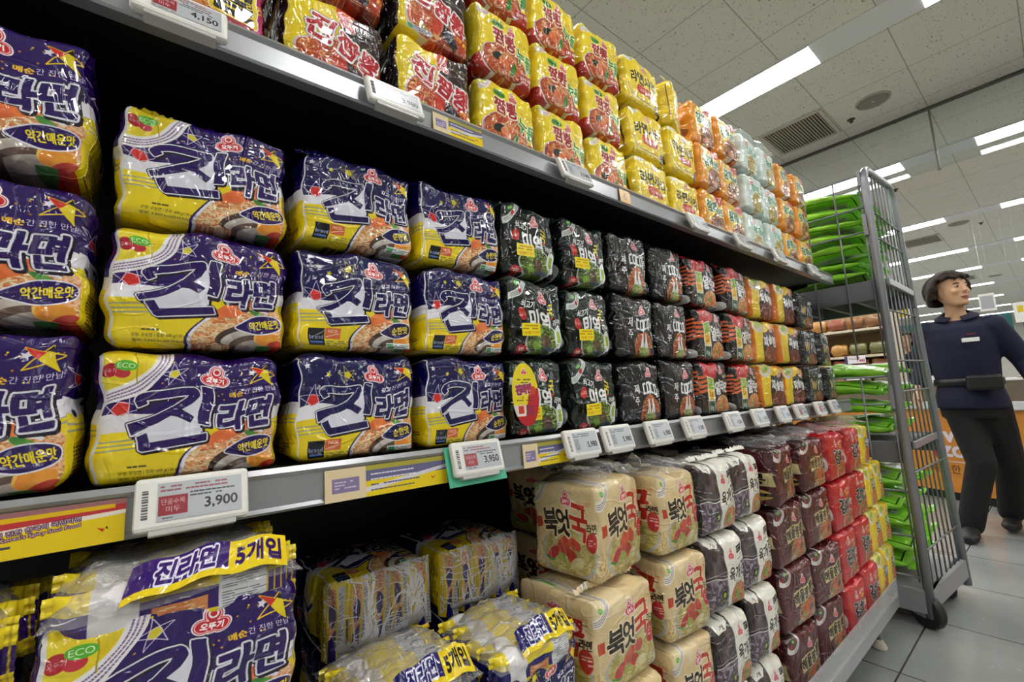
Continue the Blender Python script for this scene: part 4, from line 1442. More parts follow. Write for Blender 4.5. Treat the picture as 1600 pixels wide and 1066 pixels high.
def price_tag(x, z, price, label, red, group, w=.098, h=.052, backing=False, y=.585, tilt=-.30):
    x, z, w = x * y / .605, 1 + (z - 1) * y / .605, w * .92
    t = thing('price_tag', label, 'price tag', (x, y, z), 0, group)
    t.rotation_euler = (tilt, 0, 0)
    MB().box(-w / 2, w / 2, -.012, 0, 0, h, bev=.0045).obj('housing', M_TAG, t)
    MB().box(-w / 2 + .012, w / 2 - .012, -.010, .004, -.0045, .002, bev=.001).obj('clip', M_TAGD, t)
    k = (price, red)
    if k not in TAGM:
        TAGM[k] = screen_mat('tag_screen_%d' % len(TAGM), tag_art(price, 50 + len(TAGM), red, not red))
    uv_quad('screen', TAGM[k], [(-w / 2 + .018, -.0126, .008), (w / 2 - .007, -.0126, .008), (w / 2 - .007, -.0126, h - .007), (-w / 2 + .018, -.0126, h - .007)], t)
    m = MB()
    for i in range(11):
        m.box(-w / 2 + .006, -w / 2 + .011, -.0125, -.012, .012 + i * .0026, .012 + i * .0026 + (.0012 if i % 3 else .0018))
    m.obj('barcode', simple('ink', '55585c', .6) if 'ink' not in bpy.data.materials else bpy.data.materials['ink'], t)
    if backing:
        MB().box(-w / 2 - .006, w / 2 + .008, .001, .003, -.012, h - .004, bev=.0005).obj('backing_card', M_GREEN, t)
    return t


GM, GT = 'price tags on the middle shelf rail', 'price tags on the top shelf rail'
price_tag(.038, .880, '3,900', 'white price tag reading 3,900 with a red block, under the purple packs', True, GM, w=.106)
price_tag(.408, .881, '3,950', 'white price tag reading 3,950 on a green backing card', True, GM, w=.100, backing=True)
mids = [(.654, '5,980', 'white price tag reading 5,980 under the first seaweed column'), (.765, '5,980', 'white price tag beside its twin, under the second seaweed column'),
        (.916, '6,980', 'white price tag under the first black column with big white letters'), (1.072, '4,580', 'white price tag under the second black column with big white letters'),
        (1.287, '4,580', 'white price tag under the first tiger-striped column'), (1.460, '4,380', 'white price tag under the second tiger-striped column'),
        (1.642, '4,380', 'white price tag under the first yellow and black column'), (1.797, '4,980', 'white price tag with a reddish screen under the second yellow and black column'),
        (2.000, '4,980', 'white price tag under the first all-black column by the cart'), (2.168, '5,280', 'last white price tag on the middle rail, nearest the cart')]
for x, pr, lb in mids:
    price_tag(x, .880, pr, lb, pr == '4,980', GM)
tops = [(.004, '4,150', 'long white price tag under the magenta pack on the top shelf'), (.276, '3,980', 'white price tag between the two brushed-title columns on the top shelf'),
        (.690, '3,580', 'white price tag under the slim yellow noodle packs on the top shelf'), (1.205, '2,480', 'white price tag under the plain yellow packs on the top shelf'),
        (1.490, '4,280', 'white price tag under the first orange sesame packs on the top shelf'), (1.795, '4,280', 'white price tag under the pale mint packs on the top shelf'),
        (2.160, '4,280', 'white price tag at the far end of the top shelf rail')]
for x, pr, lb in tops:
    price_tag(x, 1.452, pr, lb, x < .1, GT, y=.582, tilt=-.36)


def strip_art(w, h, kind, seed):
    A = Art(w, h, 'e8cc1e', seed)
    if kind == 'red':
        A.poly([(0, 0), (w, 0), (w, h * .18), (0, h * .3)], '9c6a6c'); A.poly([(0, h * .3), (w, h * .12), (w, h * .3), (0, h * .74)], 'c0393c')
        A.poly([(0, h * .2), (w * .98, h * .1), (w * .98, h * .2), (0, h * .34)], 'e0b81c')
        A.poly([(w * .4, h * .56), (w, h * .26), (w, h * .36), (w * .2, h * .78)], 'eee4d6')
        A.text('국물의 진한 한국의 국민라면', w * .84, h * .42, h * .11, 'e8e2ea', w=w * .16, rot=-.1, bold=.5, out=[(2, '5a3050')])
        A.text("The Taste of Korea's Spicy Soul Food", w * .82, h * .57, h * .10, 'e8e2ea', w=w * .20, rot=-.08, bold=.3, out=[(2, '6a3040')])
        A.lorem(w * .3, h * .74, w * .60, 1, 14, '3a3260', .95); A.lorem(w * .26, h * .88, w * .66, 1, 14, '3a3260', .95)
        tri_star(A, w * .965, h * .70, h * .16)
    else:
        A.rect(0, 0, w * .3, h, 'e4cfa8'); A.rect(w * .05, h * .3, w * .25, h * .75, '8a7aa0'); A.lorem(w * .07, h * .42, w * .16, 3, 12, 'd8cfe0')
        A.rect(w * .3, 0, w, h * .16, 'a8a040'); A.rect(w * .3, h * .16, w, h * .5, '6a688c'); A.poly([(w * .3, h * .7), (w, h * .3), (w, h * .42), (w * .3, h * .86)], 'd8d4d8')
        for i in range(4):
            A.lorem(w * .34, h * (.3 + .17 * i), w * .44, 1, 13, 'f0ecf4' if i < 2 else '4a4870', .95)
        tri_star(A, w * .88, h * .74, h * .14)
    return A


def strip(x0, x1, z0, z1, kind, seed, label, y=.6005):
    w = int((x1 - x0) * 3200); h = int((z1 - z0) * 3200)
    o = uv_quad('shelf_strip', screen_mat('strip_print_%d' % seed, strip_art(w, h, kind, seed)), [(x0, y, z0), (x1, y, z0), (x1, y + .003, z1), (x0, y + .003, z1)])
    sm = o.modifiers.new('t', 'SOLIDIFY'); sm.thickness = .0008
    tag(o, label, 'shelf strip', 'printed strips in the price rails')


strip(-.42, -.018, .879, .919, 'red', 71, 'yellow and red printed strip in the middle rail beside the 3,900 price tag')
strip(.172, .348, .879, .919, 'blue', 72, 'yellow and violet printed strip between the purple and green-backed price tags')
strip(.500, .616, .879, .919, 'blue', 73, 'yellow and violet printed strip just past the green-backed price tag')
strip(.34, .44, 1.449, 1.482, 'blue', 74, 'faded printed strip in the top rail under the brushed-title packs')
A = Art(64, 64, 'd8a850', 75); A.text('6', 32, 32, 34, '7a4a20', bold=1)
o = uv_quad('rail_marker', screen_mat('marker_print', A), [(.835, .6005, 1.449), (.875, .6005, 1.449), (.875, .6035, 1.482), (.835, .6035, 1.482)])
o.modifiers.new('t', 'SOLIDIFY').thickness = .0008
tag(o, 'small orange marker card reading 6 in the top rail', 'rail marker')

# yellow oval coupon hanging over the seaweed packs
A = Art(160, 300, 'e9d32a', 76)
A.rect(0, 0, 160, 300, 'e9d32a'); A.rect(0, 200, 160, 300, 'e4dcd0'); A.poly([(100, 150), (160, 120), (160, 300), (60, 300)], 'c02830'); A.rect(0, 252, 160, 300, 'b8202a')
A.emblem(80, 42, 18); A.lorem(34, 80, 90, 2, 14, '5a4a2a'); A.text('진라면', 72, 126, 44, 'b03a5a', w=96, bold=2, rot=-.1, out=[(4, 'f0e0e8'), (2, '5a2040')])
A.ell(130, 132, 20, 20, 'c84a28'); A.lorem(24, 166, 110, 2, 12, '4a3a20'); A.rect(30, 204, 64, 240, 'c83a28'); A.rect(78, 200, 128, 250, '9a2c40')
m = MB()
t_ = [(.033 * math.cos(2 * PI * k / 40) * (1 if abs(math.sin(2 * PI * k / 40)) < .99 else 1), .056 * math.sin(2 * PI * k / 40)) for k in range(40)]
me = bpy.data.meshes.new('coupon_face')
me.from_pydata([(x, 0, z) for x, z in t_], [], [list(range(40))])
l = me.uv_layers.new(name='uv'); l.data.foreach_set('uv', np.array([(.5 + x / .066, .5 + z / .112) for x, z in t_], np.float32).ravel())
me.materials.append(screen_mat('coupon_print', A))
cp = link('coupon_tag', me, None, (.513, .603, 1.006), (-.05, 0, .12))
cp.modifiers.new('t', 'SOLIDIFY').thickness = .0012
tag(cp, 'yellow and red oval coupon hanging over the lowest seaweed pack', 'coupon')
c2 = link('second_leaf', me, cp, (.006, .003, 0)); c2.modifiers.new('t', 'SOLIDIFY').thickness = .0012
# ---------------------------------------------------------------- packs on the middle shelf
LAYER3 = ['bottom layer', 'middle layer', 'top layer']
LAYER4 = ['lowest layer', 'second layer up', 'third layer up', 'topmost layer']
SEA_ST = None
jr = random.Random(21)


def stack(key, name, look, where, group, x, y, z0, w, h, n, layers, pitch=None, dp=.19, film_top=False, rzs=None, skip=(), xs=None, **kw):
    pitch = (pitch or h * .985)
    h = pitch - .003
    for k in range(n):
        if k in skip:
            continue
        rz = (rzs[k] if rzs else jr.uniform(-.02, .02))
        xx = x + (xs[k] if xs else jr.uniform(-.002, .002))
        pack(key, name, '%s, %s, %s%s' % (look, where, layers[k], '' if len((look + where + layers[k]).split()) > 12 else ', ' + {'m': 'middle shelf', 't': 'top shelf', 'b': 'base'}[group.split('on the ')[1][0]]), group, xx, y + jr.uniform(-.004, .006), z0 + .0015 + k * pitch, rz, w, h, dp, (k + int(x * 10)) % 3, film=(film_top and k == n - 1), top=(k == n - 1), **kw)


# sticker carried by the seaweed packs
A = Art(150, 70, 'f0df1e', 90)
A.lorem(8, 14, 130, 2, 16, 'b06a18', .9); A.text('사골국물로 더 진하게', 76, 52, 17, 'c83a20', w=128, bold=.5)
_st = uv_quad('promotion_sticker', screen_mat('sticker_print', A), [(-.054, -.0125, .029), (-.010, -.0135, .031), (-.010, -.0135, .055), (-.054, -.0125, .053)], nu=4, nv=2)
SEA_ST = _st.data
bpy.data.objects.remove(_st)

MG = 'noodle packs on the middle shelf: '
stack('purple', 'purple_noodle_multipack', 'purple noodle multipack', 'at the picture edge beside the red strip', MG + 'purple', -.154, .604, MID + .005, .194, .154, 3, LAYER3, .159, xs=[.0, .0, -.004], rzs=[.01, 0, .03])
stack('purple', 'purple_noodle_multipack', 'purple noodle multipack', 'above the 3,900 tag', MG + 'purple',   .040, .624, MID, .187, .147, 3, LAYER3, .1485, xs=[-.003, -.001, .001], rzs=[.01, -.015, .015])
stack('blue', 'blue_noodle_multipack', 'navy noodle multipack', 'first column past the purple packs', MG + 'navy', .228, .625, MID, .182, .147, 3, LAYER3, .152, xs=[0, .0, .001], rzs=[-.01, .01, .02])
stack('blue', 'blue_noodle_multipack', 'navy noodle multipack', 'column next to the seaweed packs', MG + 'navy', .412, .627, MID, .176, .147, 3, LAYER3, .152, xs=[.0, .001, 0], rzs=[0, .01, .02])
for i, x in enumerate((.578, .742)):
    stack('seaweed', 'seaweed_noodle_multipack', 'dark green noodle pack with yellow sticker', ORD[i] + ' of two columns', MG + 'seaweed', x, .630, MID, .153, .152, 3, LAYER3, .157, sticker=SEA_ST)
for i, x in enumerate((.908, 1.075)):
    stack('jeju', 'black_noodle_multipack', 'black noodle pack with big white letters', ORD[i] + ' column after the seaweed packs', MG + 'black', x, .632, MID, .162, .155, 3, LAYER3, .159)
for i, x in enumerate((1.262, 1.468)):
    stack('garlic', 'tiger_striped_noodle_multipack', 'tiger-striped noodle pack', ORD[i] + ' column after the black packs', MG + 'tiger striped', x, .632, MID, .190, .155, 3, LAYER3, .158, rzs=[.04, .05, .06])
for i, x in enumerate((1.672, 1.886)):
    stack('jjajang', 'yellow_black_noodle_multipack', 'yellow and black noodle pack', ORD[i] + ' of its two columns', MG + 'yellow and black', x, .632, MID, .206, .156, 3, LAYER3, .156, rzs=[.0, .02, .03])
stack('black', 'gold_lettered_noodle_multipack', 'black noodle pack with gold letter', 'first column nearing the cart', MG + 'gold lettered', 2.102, .634, MID, .190, .152, 3, LAYER3, .153, rzs=[.02, .03, .03])
stack('black', 'gold_lettered_noodle_multipack', 'black noodle pack with gold letter', 'last column by the cart', MG + 'gold lettered', 2.300, .634, MID, .182, .152, 2, LAYER3, .153, rzs=[.1, .1])

# ---------------------------------------------------------------- packs on the top shelf
TG = 'noodle packs on the top shelf: '
stack('pink', 'magenta_noodle_multipack', 'magenta and white noodle pack', 'alone near the long price tag', TG + 'magenta', .014, .625, TOP, .180, .150, 2, LAYER3)
for i, (x, w) in enumerate(((.196, .160), (.364, .158))):
    stack('jjambbong', 'red_title_noodle_multipack', 'noodle pack with slanted red title', ORD[i] + ' column', TG + 'slanted red title', x, .628, TOP, w + .004, .150, 3, LAYER3, .151, rzs=[0, .03, -.02])
for i, x in enumerate((.530, .692, .862)):
    stack('noodle', 'slim_noodle_multipack', 'yellow-red noodle pack with green letters', ORD[i] + ' of three columns', TG + 'green letters', x, .628 + .004 * i, TOP, .157, .148, 3, LAYER3, .152, rzs=[.01, .03, -.02])
stack('sari', 'plain_yellow_noodle_multipack', 'plain yellow noodle pack', 'column beside the green-lettered packs', TG + 'plain yellow', 1.037, .632, TOP, .174, .145, 3, LAYER3, .151, rzs=[.03, .0, .02])
stack('sari', 'plain_yellow_noodle_multipack', 'plain yellow noodle pack', 'column beside the orange packs', TG + 'plain yellow', 1.216, .634, TOP, .168, .145, 2, LAYER3, .151, rzs=[.02, .02])
pack('sari', 'plain_yellow_noodle_multipack', 'plain yellow noodle pack turned to show its side, top layer beside the orange packs', TG + 'plain yellow', 1.2275, .642, TOP + .306, .39, .146, .148, .115, 1)
for i, x in enumerate((1.376, 1.528)):
    stack('sesame', 'orange_noodle_multipack', 'orange noodle pack with green title', ORD[i] + ' column beside the plain yellow packs', TG + 'orange', x, .632, TOP, .148, .150, 3, LAYER3, .153, rzs=[-.02, .0, -.03])
for i, x in enumerate((1.700, 1.866)):
    stack('mint', 'mint_noodle_multipack', 'pale mint noodle pack in clear film', ORD[i] + ' of two columns', TG + 'mint', x, .632, TOP, .160, .150, 3, LAYER3, .152, film_top=True, rzs=[.0, -.03, .03])
for i, x in enumerate((2.028, 2.190)):
    stack('sesame', 'orange_noodle_multipack', 'orange noodle pack with green title', ORD[i] + ' column past the mint packs', TG + 'orange', x, .634, TOP, .158, .148, 3, LAYER3, .151, rzs=[-.02, .0, .05], xs=[0, .01, .02])

# ---------------------------------------------------------------- packs on the base deck
BG = 'noodle packs on the base deck: '
pk = dict(dp=.20)
stack('pollack', 'beige_noodle_multipack', 'beige noodle pack', 'column beside the navy packs', BG + 'beige', .660, .524, BASE, .184, .163, 3, LAYER4, .1605, rzs=[.02, .02, .03], **pk)
pack('pollack', 'beige_noodle_multipack', 'beige pollack noodle pack turned to show its side, topmost beside the navy packs', BG + 'beige', .700, .556, BASE + .4865, .12, .166, .180, .165, 1, film=True, side_full=True)
stack('pollack', 'beige_noodle_multipack', 'beige noodle pack', 'column beside the white and brown packs', BG + 'beige', .862, .526, BASE, .149, .163, 4, LAYER4, .164, film_top=True, rzs=[-.10, -.06, -.12, -.05], **pk)
for i, x in enumerate((1.022, 1.190)):
    stack('yukgae', 'white_brown_noodle_multipack', 'half white, half brown noodle pack', ORD[i] + ' of two columns', BG + 'white and brown', x, .526 + .004 * i, BASE, .163, .163, 4, LAYER4, .164, bulge=.010, r=.022, rzs=[-.10, -.06, -.12, -.05], **pk)
for i, (x, rr) in enumerate(((1.412, .03), (1.640, .0))):
    stack('seafood', 'dark_red_noodle_multipack', 'dark red noodle pack with tan band', ORD[i] + ' of two columns', BG + 'dark red', x, .530, BASE, .204, .163, 4, LAYER4, .164, film_top=True, rzs=[rr - .08, rr - .10, rr - .05, rr + .10 * (1 - i)], **pk)
for i, x in enumerate((1.852, 2.048)):
    stack('kimchi', 'bright_red_noodle_multipack', 'bright red noodle pack', ORD[i] + ' of two columns', BG + 'bright red', x, .526, BASE, .187, .163, 4, LAYER4, .164, film_top=True, rzs=[-.03, .0, -.04, .02], **pk)
stack('snack', 'bright_yellow_noodle_multipack', 'bright yellow noodle pack', 'column beside the bright red packs', BG + 'bright yellow', 2.234, .534, BASE, .148, .163, 4, LAYER4, .164, film_top=True, rzs=[-.05, -.07, -.04, -.05], dp=.18)
stack('snack', 'bright_yellow_noodle_multipack', 'bright yellow noodle pack', 'end column by the cart', BG + 'bright yellow', 2.378, .536, BASE, .134, .162, 3, LAYER4, .163, rzs=[-.05, -.07, -.03], dp=.15)
# second rank whose clear tops show under the middle shelf
for key, nm, lk, x in (('pollack', 'beige_noodle_multipack', 'beige noodle pack in the rear row behind the topmost beige pack', .80), ('yukgae', 'white_brown_noodle_multipack', 'dark noodle pack in the rear row behind the first white and brown pack', .985),
                       ('yukgae', 'white_brown_noodle_multipack', 'dark noodle pack in the rear row behind the second white and brown pack', 1.16), ('seafood', 'dark_red_noodle_multipack', 'dark red noodle pack in the rear row behind the first of its kind', 1.38),
                       ('kimchi', 'bright_red_noodle_multipack', 'red noodle pack in the rear row behind the first of its kind', 1.82)):
    for k in range(4):
        if k == 3:
            pack(key, nm, lk, BG + 'rear row', x, .745, BASE + .001 + k * .164, 0, .17, .161, .2, 1, film=True)
        else:
            pack(key, nm, lk.replace('noodle pack in the rear row', 'pack in the rear row, %s,' % LAYER4[k]), BG + 'rear row', x, .745, BASE + .001 + k * .164, 0, .17, .161, .2, 1, top=False)

# ---------------------------------------------------------------- five-bag packs seen from above
def strip_print(bg, seed):
    A = Art(420, 60, 'e8cc1c', seed)
    A.rect(0, 0, 250, 60, bg); A.rect(0, 48, 420, 60, 'e8cc1c')
    A.text('진라면', 140, 26, 36, bg, w=150, bold=2, out=[(4, 'e4e4f0')], shear=.15)
    A.text('5개입', 336, 28, 38, '33105a' if seed % 2 else '14131a', w=130, bold=2)
    return A


def inner_art(bg, seed):
    A = Art(240, 200, 'e6cc1e', seed)
    A.rect(0, 0, 240, 60, 'ead22a'); A.rect(0, 60, 240, 140, bg); A.rect(150, 0, 200, 200, 'd8d8dc'); A.lorem(154, 10, 40, 20, 9, '6a6a70', .6)
    A.rect(40, 0, 80, 200, 'e8e4e6'); A.rect(90, 90, 140, 150, 'd88a50'); A.noodles(A.mask([A.epts(115, 120, 24, 28)]), 30, ['f0c898', 'd87a40'], 4, 12)
    A.lines([[(200 + k * 8, 0), (200 + k * 8, 200)] for k in range(5)], 2, 'c8ae14')
    return A


INNER = {'purple': pack_mat('inner_bag_print_purple', inner_art('33106a', 95).image('inner_purple'), .6), 'blue': pack_mat('inner_bag_print_blue', inner_art('171262', 96).image('inner_blue'), .6)}
A = Art(120, 160, 'e2c81c', 99)
A.rect(22, 0, 58, 160, 'd8a878'); A.noodles(A.mask([[(22, 0), (58, 0), (58, 110), (22, 110)]]), 60, ['f0c898', 'd87a40', 'e8b080'], 3, 10)
A.poly([(22, 110), (58, 90), (58, 160), (22, 160)], '171262'); A.ell(40, 60, 15, 26, '171262')
A.rect(66, 0, 100, 160, 'b9bcc2'); A.lorem(69, 8, 26, 18, 8.5, '70747c', .8); A.lines([[(6 + 5 * q, 0), (6 + 5 * q, 160)] for q in range(3)], 1.5, 'b8a018'); A.lines([[(104 + 5 * q, 0), (104 + 5 * q, 160)] for q in range(3)], 1.5, 'b8a018')
EDGE = pack_mat('bag_edge_print', A.image('bag_edge'), .5)
STRIPM = {'purple': pack_mat('strip_film_purple', strip_print('33106a', 97).image('topstrip_purple'), .5), 'blue': pack_mat('strip_film_blue', strip_print('171262', 98).image('topstrip_blue'), .5)}


def inner_bag_mesh(name, mat, w, t, h, seed):
    """flat pillow bag standing on its long edge with crimped fins at both ends and a back seam"""
    r = np.random.RandomState(seed)
    nx, nz = 20, 12
    vs, fs, uv = [], [], []
    for s in (-1, 1):
        for j in range(nz):
            for i in range(nx):
                a, b = -1 + 2 * i / (nx - 1), -1 + 2 * j / (nz - 1)
                e = max(0, (1 - abs(a) ** 6)) ** .5 * max(0, (1 - abs(b) ** 4)) ** .5
                y = s * t / 2 * e * (1 + .12 * math.sin(a * 9 + seed + s) * math.cos(b * 6))
                vs.append((a * w / 2, y + .001 * s, h / 2 + b * h / 2 + .002 * math.sin(a * 13 + seed)))
    for s in range(2):
        o = s * nx * nz
        for j in range(nz - 1):
            for i in range(nx - 1):
                q = [o + j * nx + i, o + j * nx + i + 1, o + (j + 1) * nx + i + 1, o + (j + 1) * nx + i]
                fs.append(q if s == 0 else q[::-1])
    ring = [j * nx for j in range(nz)]
    n = nx * nz
    for j in range(nz - 1):
        for i in (0, nx - 1):
            q = [j * nx + i, (j + 1) * nx + i, n + (j + 1) * nx + i, n + j * nx + i]
            fs.append(q if i == 0 else q[::-1])
    for i in range(nx - 1):
        for j in (0, nz - 1):
            q = [j * nx + i, n + j * nx + i, n + j * nx + i + 1, j * nx + i + 1]
            fs.append(q if j == 0 else q[::-1])
    # fins
    for sx in (-1, 1):
        b = len(vs)
        for j in range(nz * 2):
            z = h * j / (nz * 2 - 1)
            for k in range(2):
                vs.append((sx * (w / 2 - .003 + .010 * k), .002 * math.sin(j * 1.7 + k), z))
        for j in range(nz * 2 - 1):
            fs.append([b + j * 2, b + j * 2 + 1, b + j * 2 + 3, b + j * 2 + 2])
    me = bpy.data.meshes.new(name)
    me.from_pydata(vs, [], fs)
    l = me.uv_layers.new(name='uv')
    V = np.array(vs)
    U = np.stack([.5 + V[:, 0] / (w + .02), np.clip(V[:, 2] / h, 0, 1)], 1)
    l.data.foreach_set('uv', np.array([U[i] for f in fs for i in f], np.float32).ravel())
    me.materials.append(mat)
    for p_ in me.polygons: p_.use_smooth = True
    return me


def open_top_pack(key, name, label, group, x, y, z, rz, w, h, dp, seed, strip_y=.035):
    """bag block with a see-through top: inner bags standing in a row under clear film, printed strip across"""
    o = link(name, pack_mesh('wrapper_open_' + key, PRINT[key], w, h - .016, dp, seed, nx=34, nz=28, amp=.005), None, (x, y, z), (0, 0, rz))
    tag(o, label, 'noodle pack', group)
    k = ('inner', key)
    if k not in MESHES:
        MESHES[k] = inner_bag_mesh('inner_bag', INNER[key], w * .88, .036, .05, 3)
    r = random.Random(seed)
    for i in range(5):
        b = link('inner_bag', MESHES[k], o, (r.uniform(-.004, .004), .026 + (dp - .05) * i / 4, h - .053 + r.uniform(-.003, .004)), (r.uniform(-.25, .25), r.uniform(-.05, .05), r.uniform(-.05, .05)))
    if r.random() >= 0:
        link('clear_film', film_dome('clear_film', FILM, w * .97, dp * .98, .028, seed + 1, 34, 24, .006), o, (0, 0, h - .022))
    st = uv_quad('printed_strip', STRIPM[key], [(-w * .24, strip_y - .016, h - .012), (w * .40, strip_y - .014, h - .010), (w * .42, strip_y + .016, h + .012), (-w * .20, strip_y + .014, h + .010)], o, nu=16, nv=3,
                 bend=lambda u, v: Vector((0, 0, .006 * math.sin(u * PI) + .002 * math.sin(u * 17))))
    st.data.polygons.foreach_set('use_smooth', [True] * len(st.data.polygons))
    return o


def lying_pack(key, name, label, group, x, y, z, rz, w, h, t, seed):
    """block lying on its back, printed face up; the bag edges show along its front"""
    me = pack_mesh('wrapper_lying_' + key, PRINT[key], w, h, t, seed, nx=34, nz=28, amp=.005, bulge=.012)
    me.transform(Matrix.Translation((0, 0, t)) @ Matrix.Rotation(-PI / 2, 4, 'X'))
    o = link(name, me, None, (x, y, z), (0, 0, rz))
    tag(o, label, 'noodle pack', group)
    k = ('inner_up', key)
    if k not in MESHES:
        nx, nz = 12, 16
        vs, uv, fs = [], [], []
        for jj in range(nz):
            for ii in range(nx):
                a, b = -1 + 2 * ii / (nx - 1), -1 + 2 * jj / (nz - 1)
                e = max(0, 1 - abs(a) ** 2.4) ** .7
                vs.append((a * w * .098, -.020 * e - .004 * math.sin(a * 6 + b * 3), b * t * .44)); uv.append(((a + 1) / 2, (b + 1) / 2))
        for jj in range(nz - 1):
            for ii in range(nx - 1):
                fs.append((jj * nx + ii, jj * nx + ii + 1, (jj + 1) * nx + ii + 1, (jj + 1) * nx + ii))
        m2 = bpy.data.meshes.new('bag_edge')
        m2.from_pydata(vs, [], fs)
        l = m2.uv_layers.new(name='uv'); l.data.foreach_set('uv', np.array([uv[q] for f in fs for q in f], np.float32).ravel())
        m2.materials.append(EDGE)
        for q in m2.polygons: q.use_smooth = True
        MESHES[k] = m2
    r = random.Random(seed)
    for i in range(5):
        # bag edge as an upright ridge on the front side
        b = link('inner_bag', MESHES[k], o, (-w * .385 + w * .77 * i / 4, .006, t * .45 + r.uniform(-.003, .003)), (0, r.uniform(-.08, .08), r.uniform(-.25, .25)))
    dm = film_dome('clear_film', FILM_SOFT, w * .98, t * .9, .026, seed + 4, 28, 20, .004)
    dm.transform(Matrix.Translation((0, .0, t * .95)) @ Matrix.Rotation(PI / 2, 4, 'X') @ Matrix.Scale(-1, 4, (0, 1, 0)) @ Matrix.Translation((0, -t * .0, 0)))
    ys = [v.co.z for v in dm.vertices]
    dm.transform(Matrix.Translation((0, 0, t * .5 - (max(ys) + min(ys)) / 2)))
    link('clear_film', dm, o, (0, 0, 0))
    return o


open_top_pack('purple', 'purple_noodle_multipack', 'big purple five-bag noodle pack with clear top, below the 3,900 tag', BG + 'purple', .032, .520, .694, .02, .202, .160, .19, 301, .012)
for k in range(3):
    pack('purple', 'purple_noodle_multipack', 'purple noodle pack under the big five-bag pack, %s' % LAYER4[k], BG + 'purple', .032, .524, BASE + .001 + k * .171, 0, .19, .168, .19, 0, top=False)
open_top_pack('purple', 'purple_noodle_multipack', 'purple five-bag noodle pack beside the big purple one, at the picture edge', BG + 'purple', -.178, .532, .690, -.03, .186, .150, .19, 302)
for k in range(3):
    pack('purple', 'purple_noodle_multipack', 'purple noodle pack under the pack at the picture edge, %s' % LAYER4[k], BG + 'purple', -.178, .532, BASE + .001 + k * .169, 0, .186, .166, .19, 1, top=False)
open_top_pack('blue', 'blue_noodle_multipack', 'navy five-bag noodle pack with clear top, next to the big purple pack', BG + 'navy', .272, .522, .512, .05, .170, .152, .175, 303, .014)
open_top_pack('blue', 'blue_noodle_multipack', 'navy five-bag noodle pack with clear top, beside the beige packs', BG + 'navy', .456, .522, .502, .02, .166, .150, .175, 304, .014)
for x, n_, hh in ((.272, 2, .165), (.456, 2, .1605)):
    for k in range(n_):
        pack('blue', 'blue_noodle_multipack', 'navy noodle pack under the five-bag pack %s, %s' % ('next to the purple one' if x < .4 else 'beside the beige packs', LAYER4[k]), BG + 'navy', x, .526, BASE + .001 + k * hh, 0, .166, hh - .003, .175, k, top=False)
for x, lb, rz in ((.318, 'next to the purple one', .03), (.526, 'by the dark gap', .03)):
    lying_pack('blue', 'blue_noodle_multipack', 'navy noodle pack lying face up in the rear row, ' + lb, BG + 'navy', x, .785, .600, rz, .196, .20, .125, 310 + int(x * 100))
    for k in range(3):
        pack('blue', 'blue_noodle_multipack', 'navy pack beneath the face-up pack %s, %s' % (lb, LAYER4[k]), BG + 'navy', x, .79, BASE + .001 + k * .1395, 0, .178, .137, .19, k, top=False)
# ---------------------------------------------------------------- roll cage trolley with green bags
ct = thing('roll_cage_trolley', 'tall grey wire roll cage trolley loaded with green bags', 'trolley', (2.467, .457, 0))
CO = Vector((2.467, .457, 0))


def cart_pt(t, z):
    """a point of the aisle-side panel: t = 0 at the near post, 1 at the far one"""
    f = z / 2.0
    return Vector((.533 * t, (-.047 + .044 * f) * t, z))


def yb(v): return .62 * v      # across the front


M_TUBE = simple('trolley_tube', '85878c', .33, metal=.45, noise=.06, nscale=50)
M_WIRE = simple('trolley_wire', '7c7e83', .33, metal=.5)
M_TRAY = simple('trolley_tray', '63656a', .5, noise=.06)


def arc_frame(P, name):
    pts = [P(0, .05), P(0, .6), P(0, 1.2), P(0, 1.9)]
    for k in range(1, 7):
        a = PI / 2 * k / 6
        pts.append(P(.13 * (1 - math.cos(a)), 1.9 + .075 * math.sin(a)))
    for k in range(1, 5):
        pts.append(P(.13 + .74 * k / 5, 1.975 + .035 * k / 5))
    for k in range(0, 7):
        a = PI / 2 * k / 6
        pts.append(P(.87 + .13 * math.sin(a), 1.94 + .07 * math.cos(a)))
    pts += [P(1, 1.5), P(1, .8), P(1, .04)]
    return MB().tube(pts, .0165, 12).obj(name, M_TUBE, ct)


arc_frame(cart_pt, 'side_frame')
arc_frame(lambda t, z: Vector((cart_pt(t, z).x, yb(1.0), z)), 'side_frame')
sw = MB()
for k in range(1, 8):
    t = k / 8
    sw.tube([cart_pt(t, .16), cart_pt(t, 1.2), cart_pt(t, 1.975 + .03 * t)], .0036, 6)
for z in (.30, .61, .95, 1.085, 1.31, 1.645, 1.765):
    sw.tube([cart_pt(0, z) + Vector((0, -.004, 0)), cart_pt(.5, z + .004) + Vector((0, -.004, 0)), cart_pt(1, z + .006) + Vector((0, -.004, 0))], .0042, 6)
sw.obj('side_wire_panel', M_WIRE, ct)
bw = MB()
for k in range(1, 8):
    bw.tube([(.533 * k / 8, yb(1), .16), (.533 * k / 8, yb(1), 1.98)], .0042, 6)
for z in (.3, .95, 1.31, 1.76):
    bw.tube([(0, yb(1), z), (.533, yb(1), z)], .0042, 6)
bw.obj('side_wire_panel', M_WIRE, ct)


def gate(z0, z1, zs, name='front_gate'):
    m = MB()
    for yy in (.022, .118, .24, .36, .48, .595):
        m.tube([(-.004, yy, z0), (-.004, yy, z1)], .0036, 6)
    for z in zs:
        m.tube([(-.006, .012, z), (-.006, .607, z)], .0046, 6)
    m.box(-.012, .006, .010, .022, zs[-1] - .05, zs[-1] + .02)
    return m.obj(name, M_WIRE, ct)


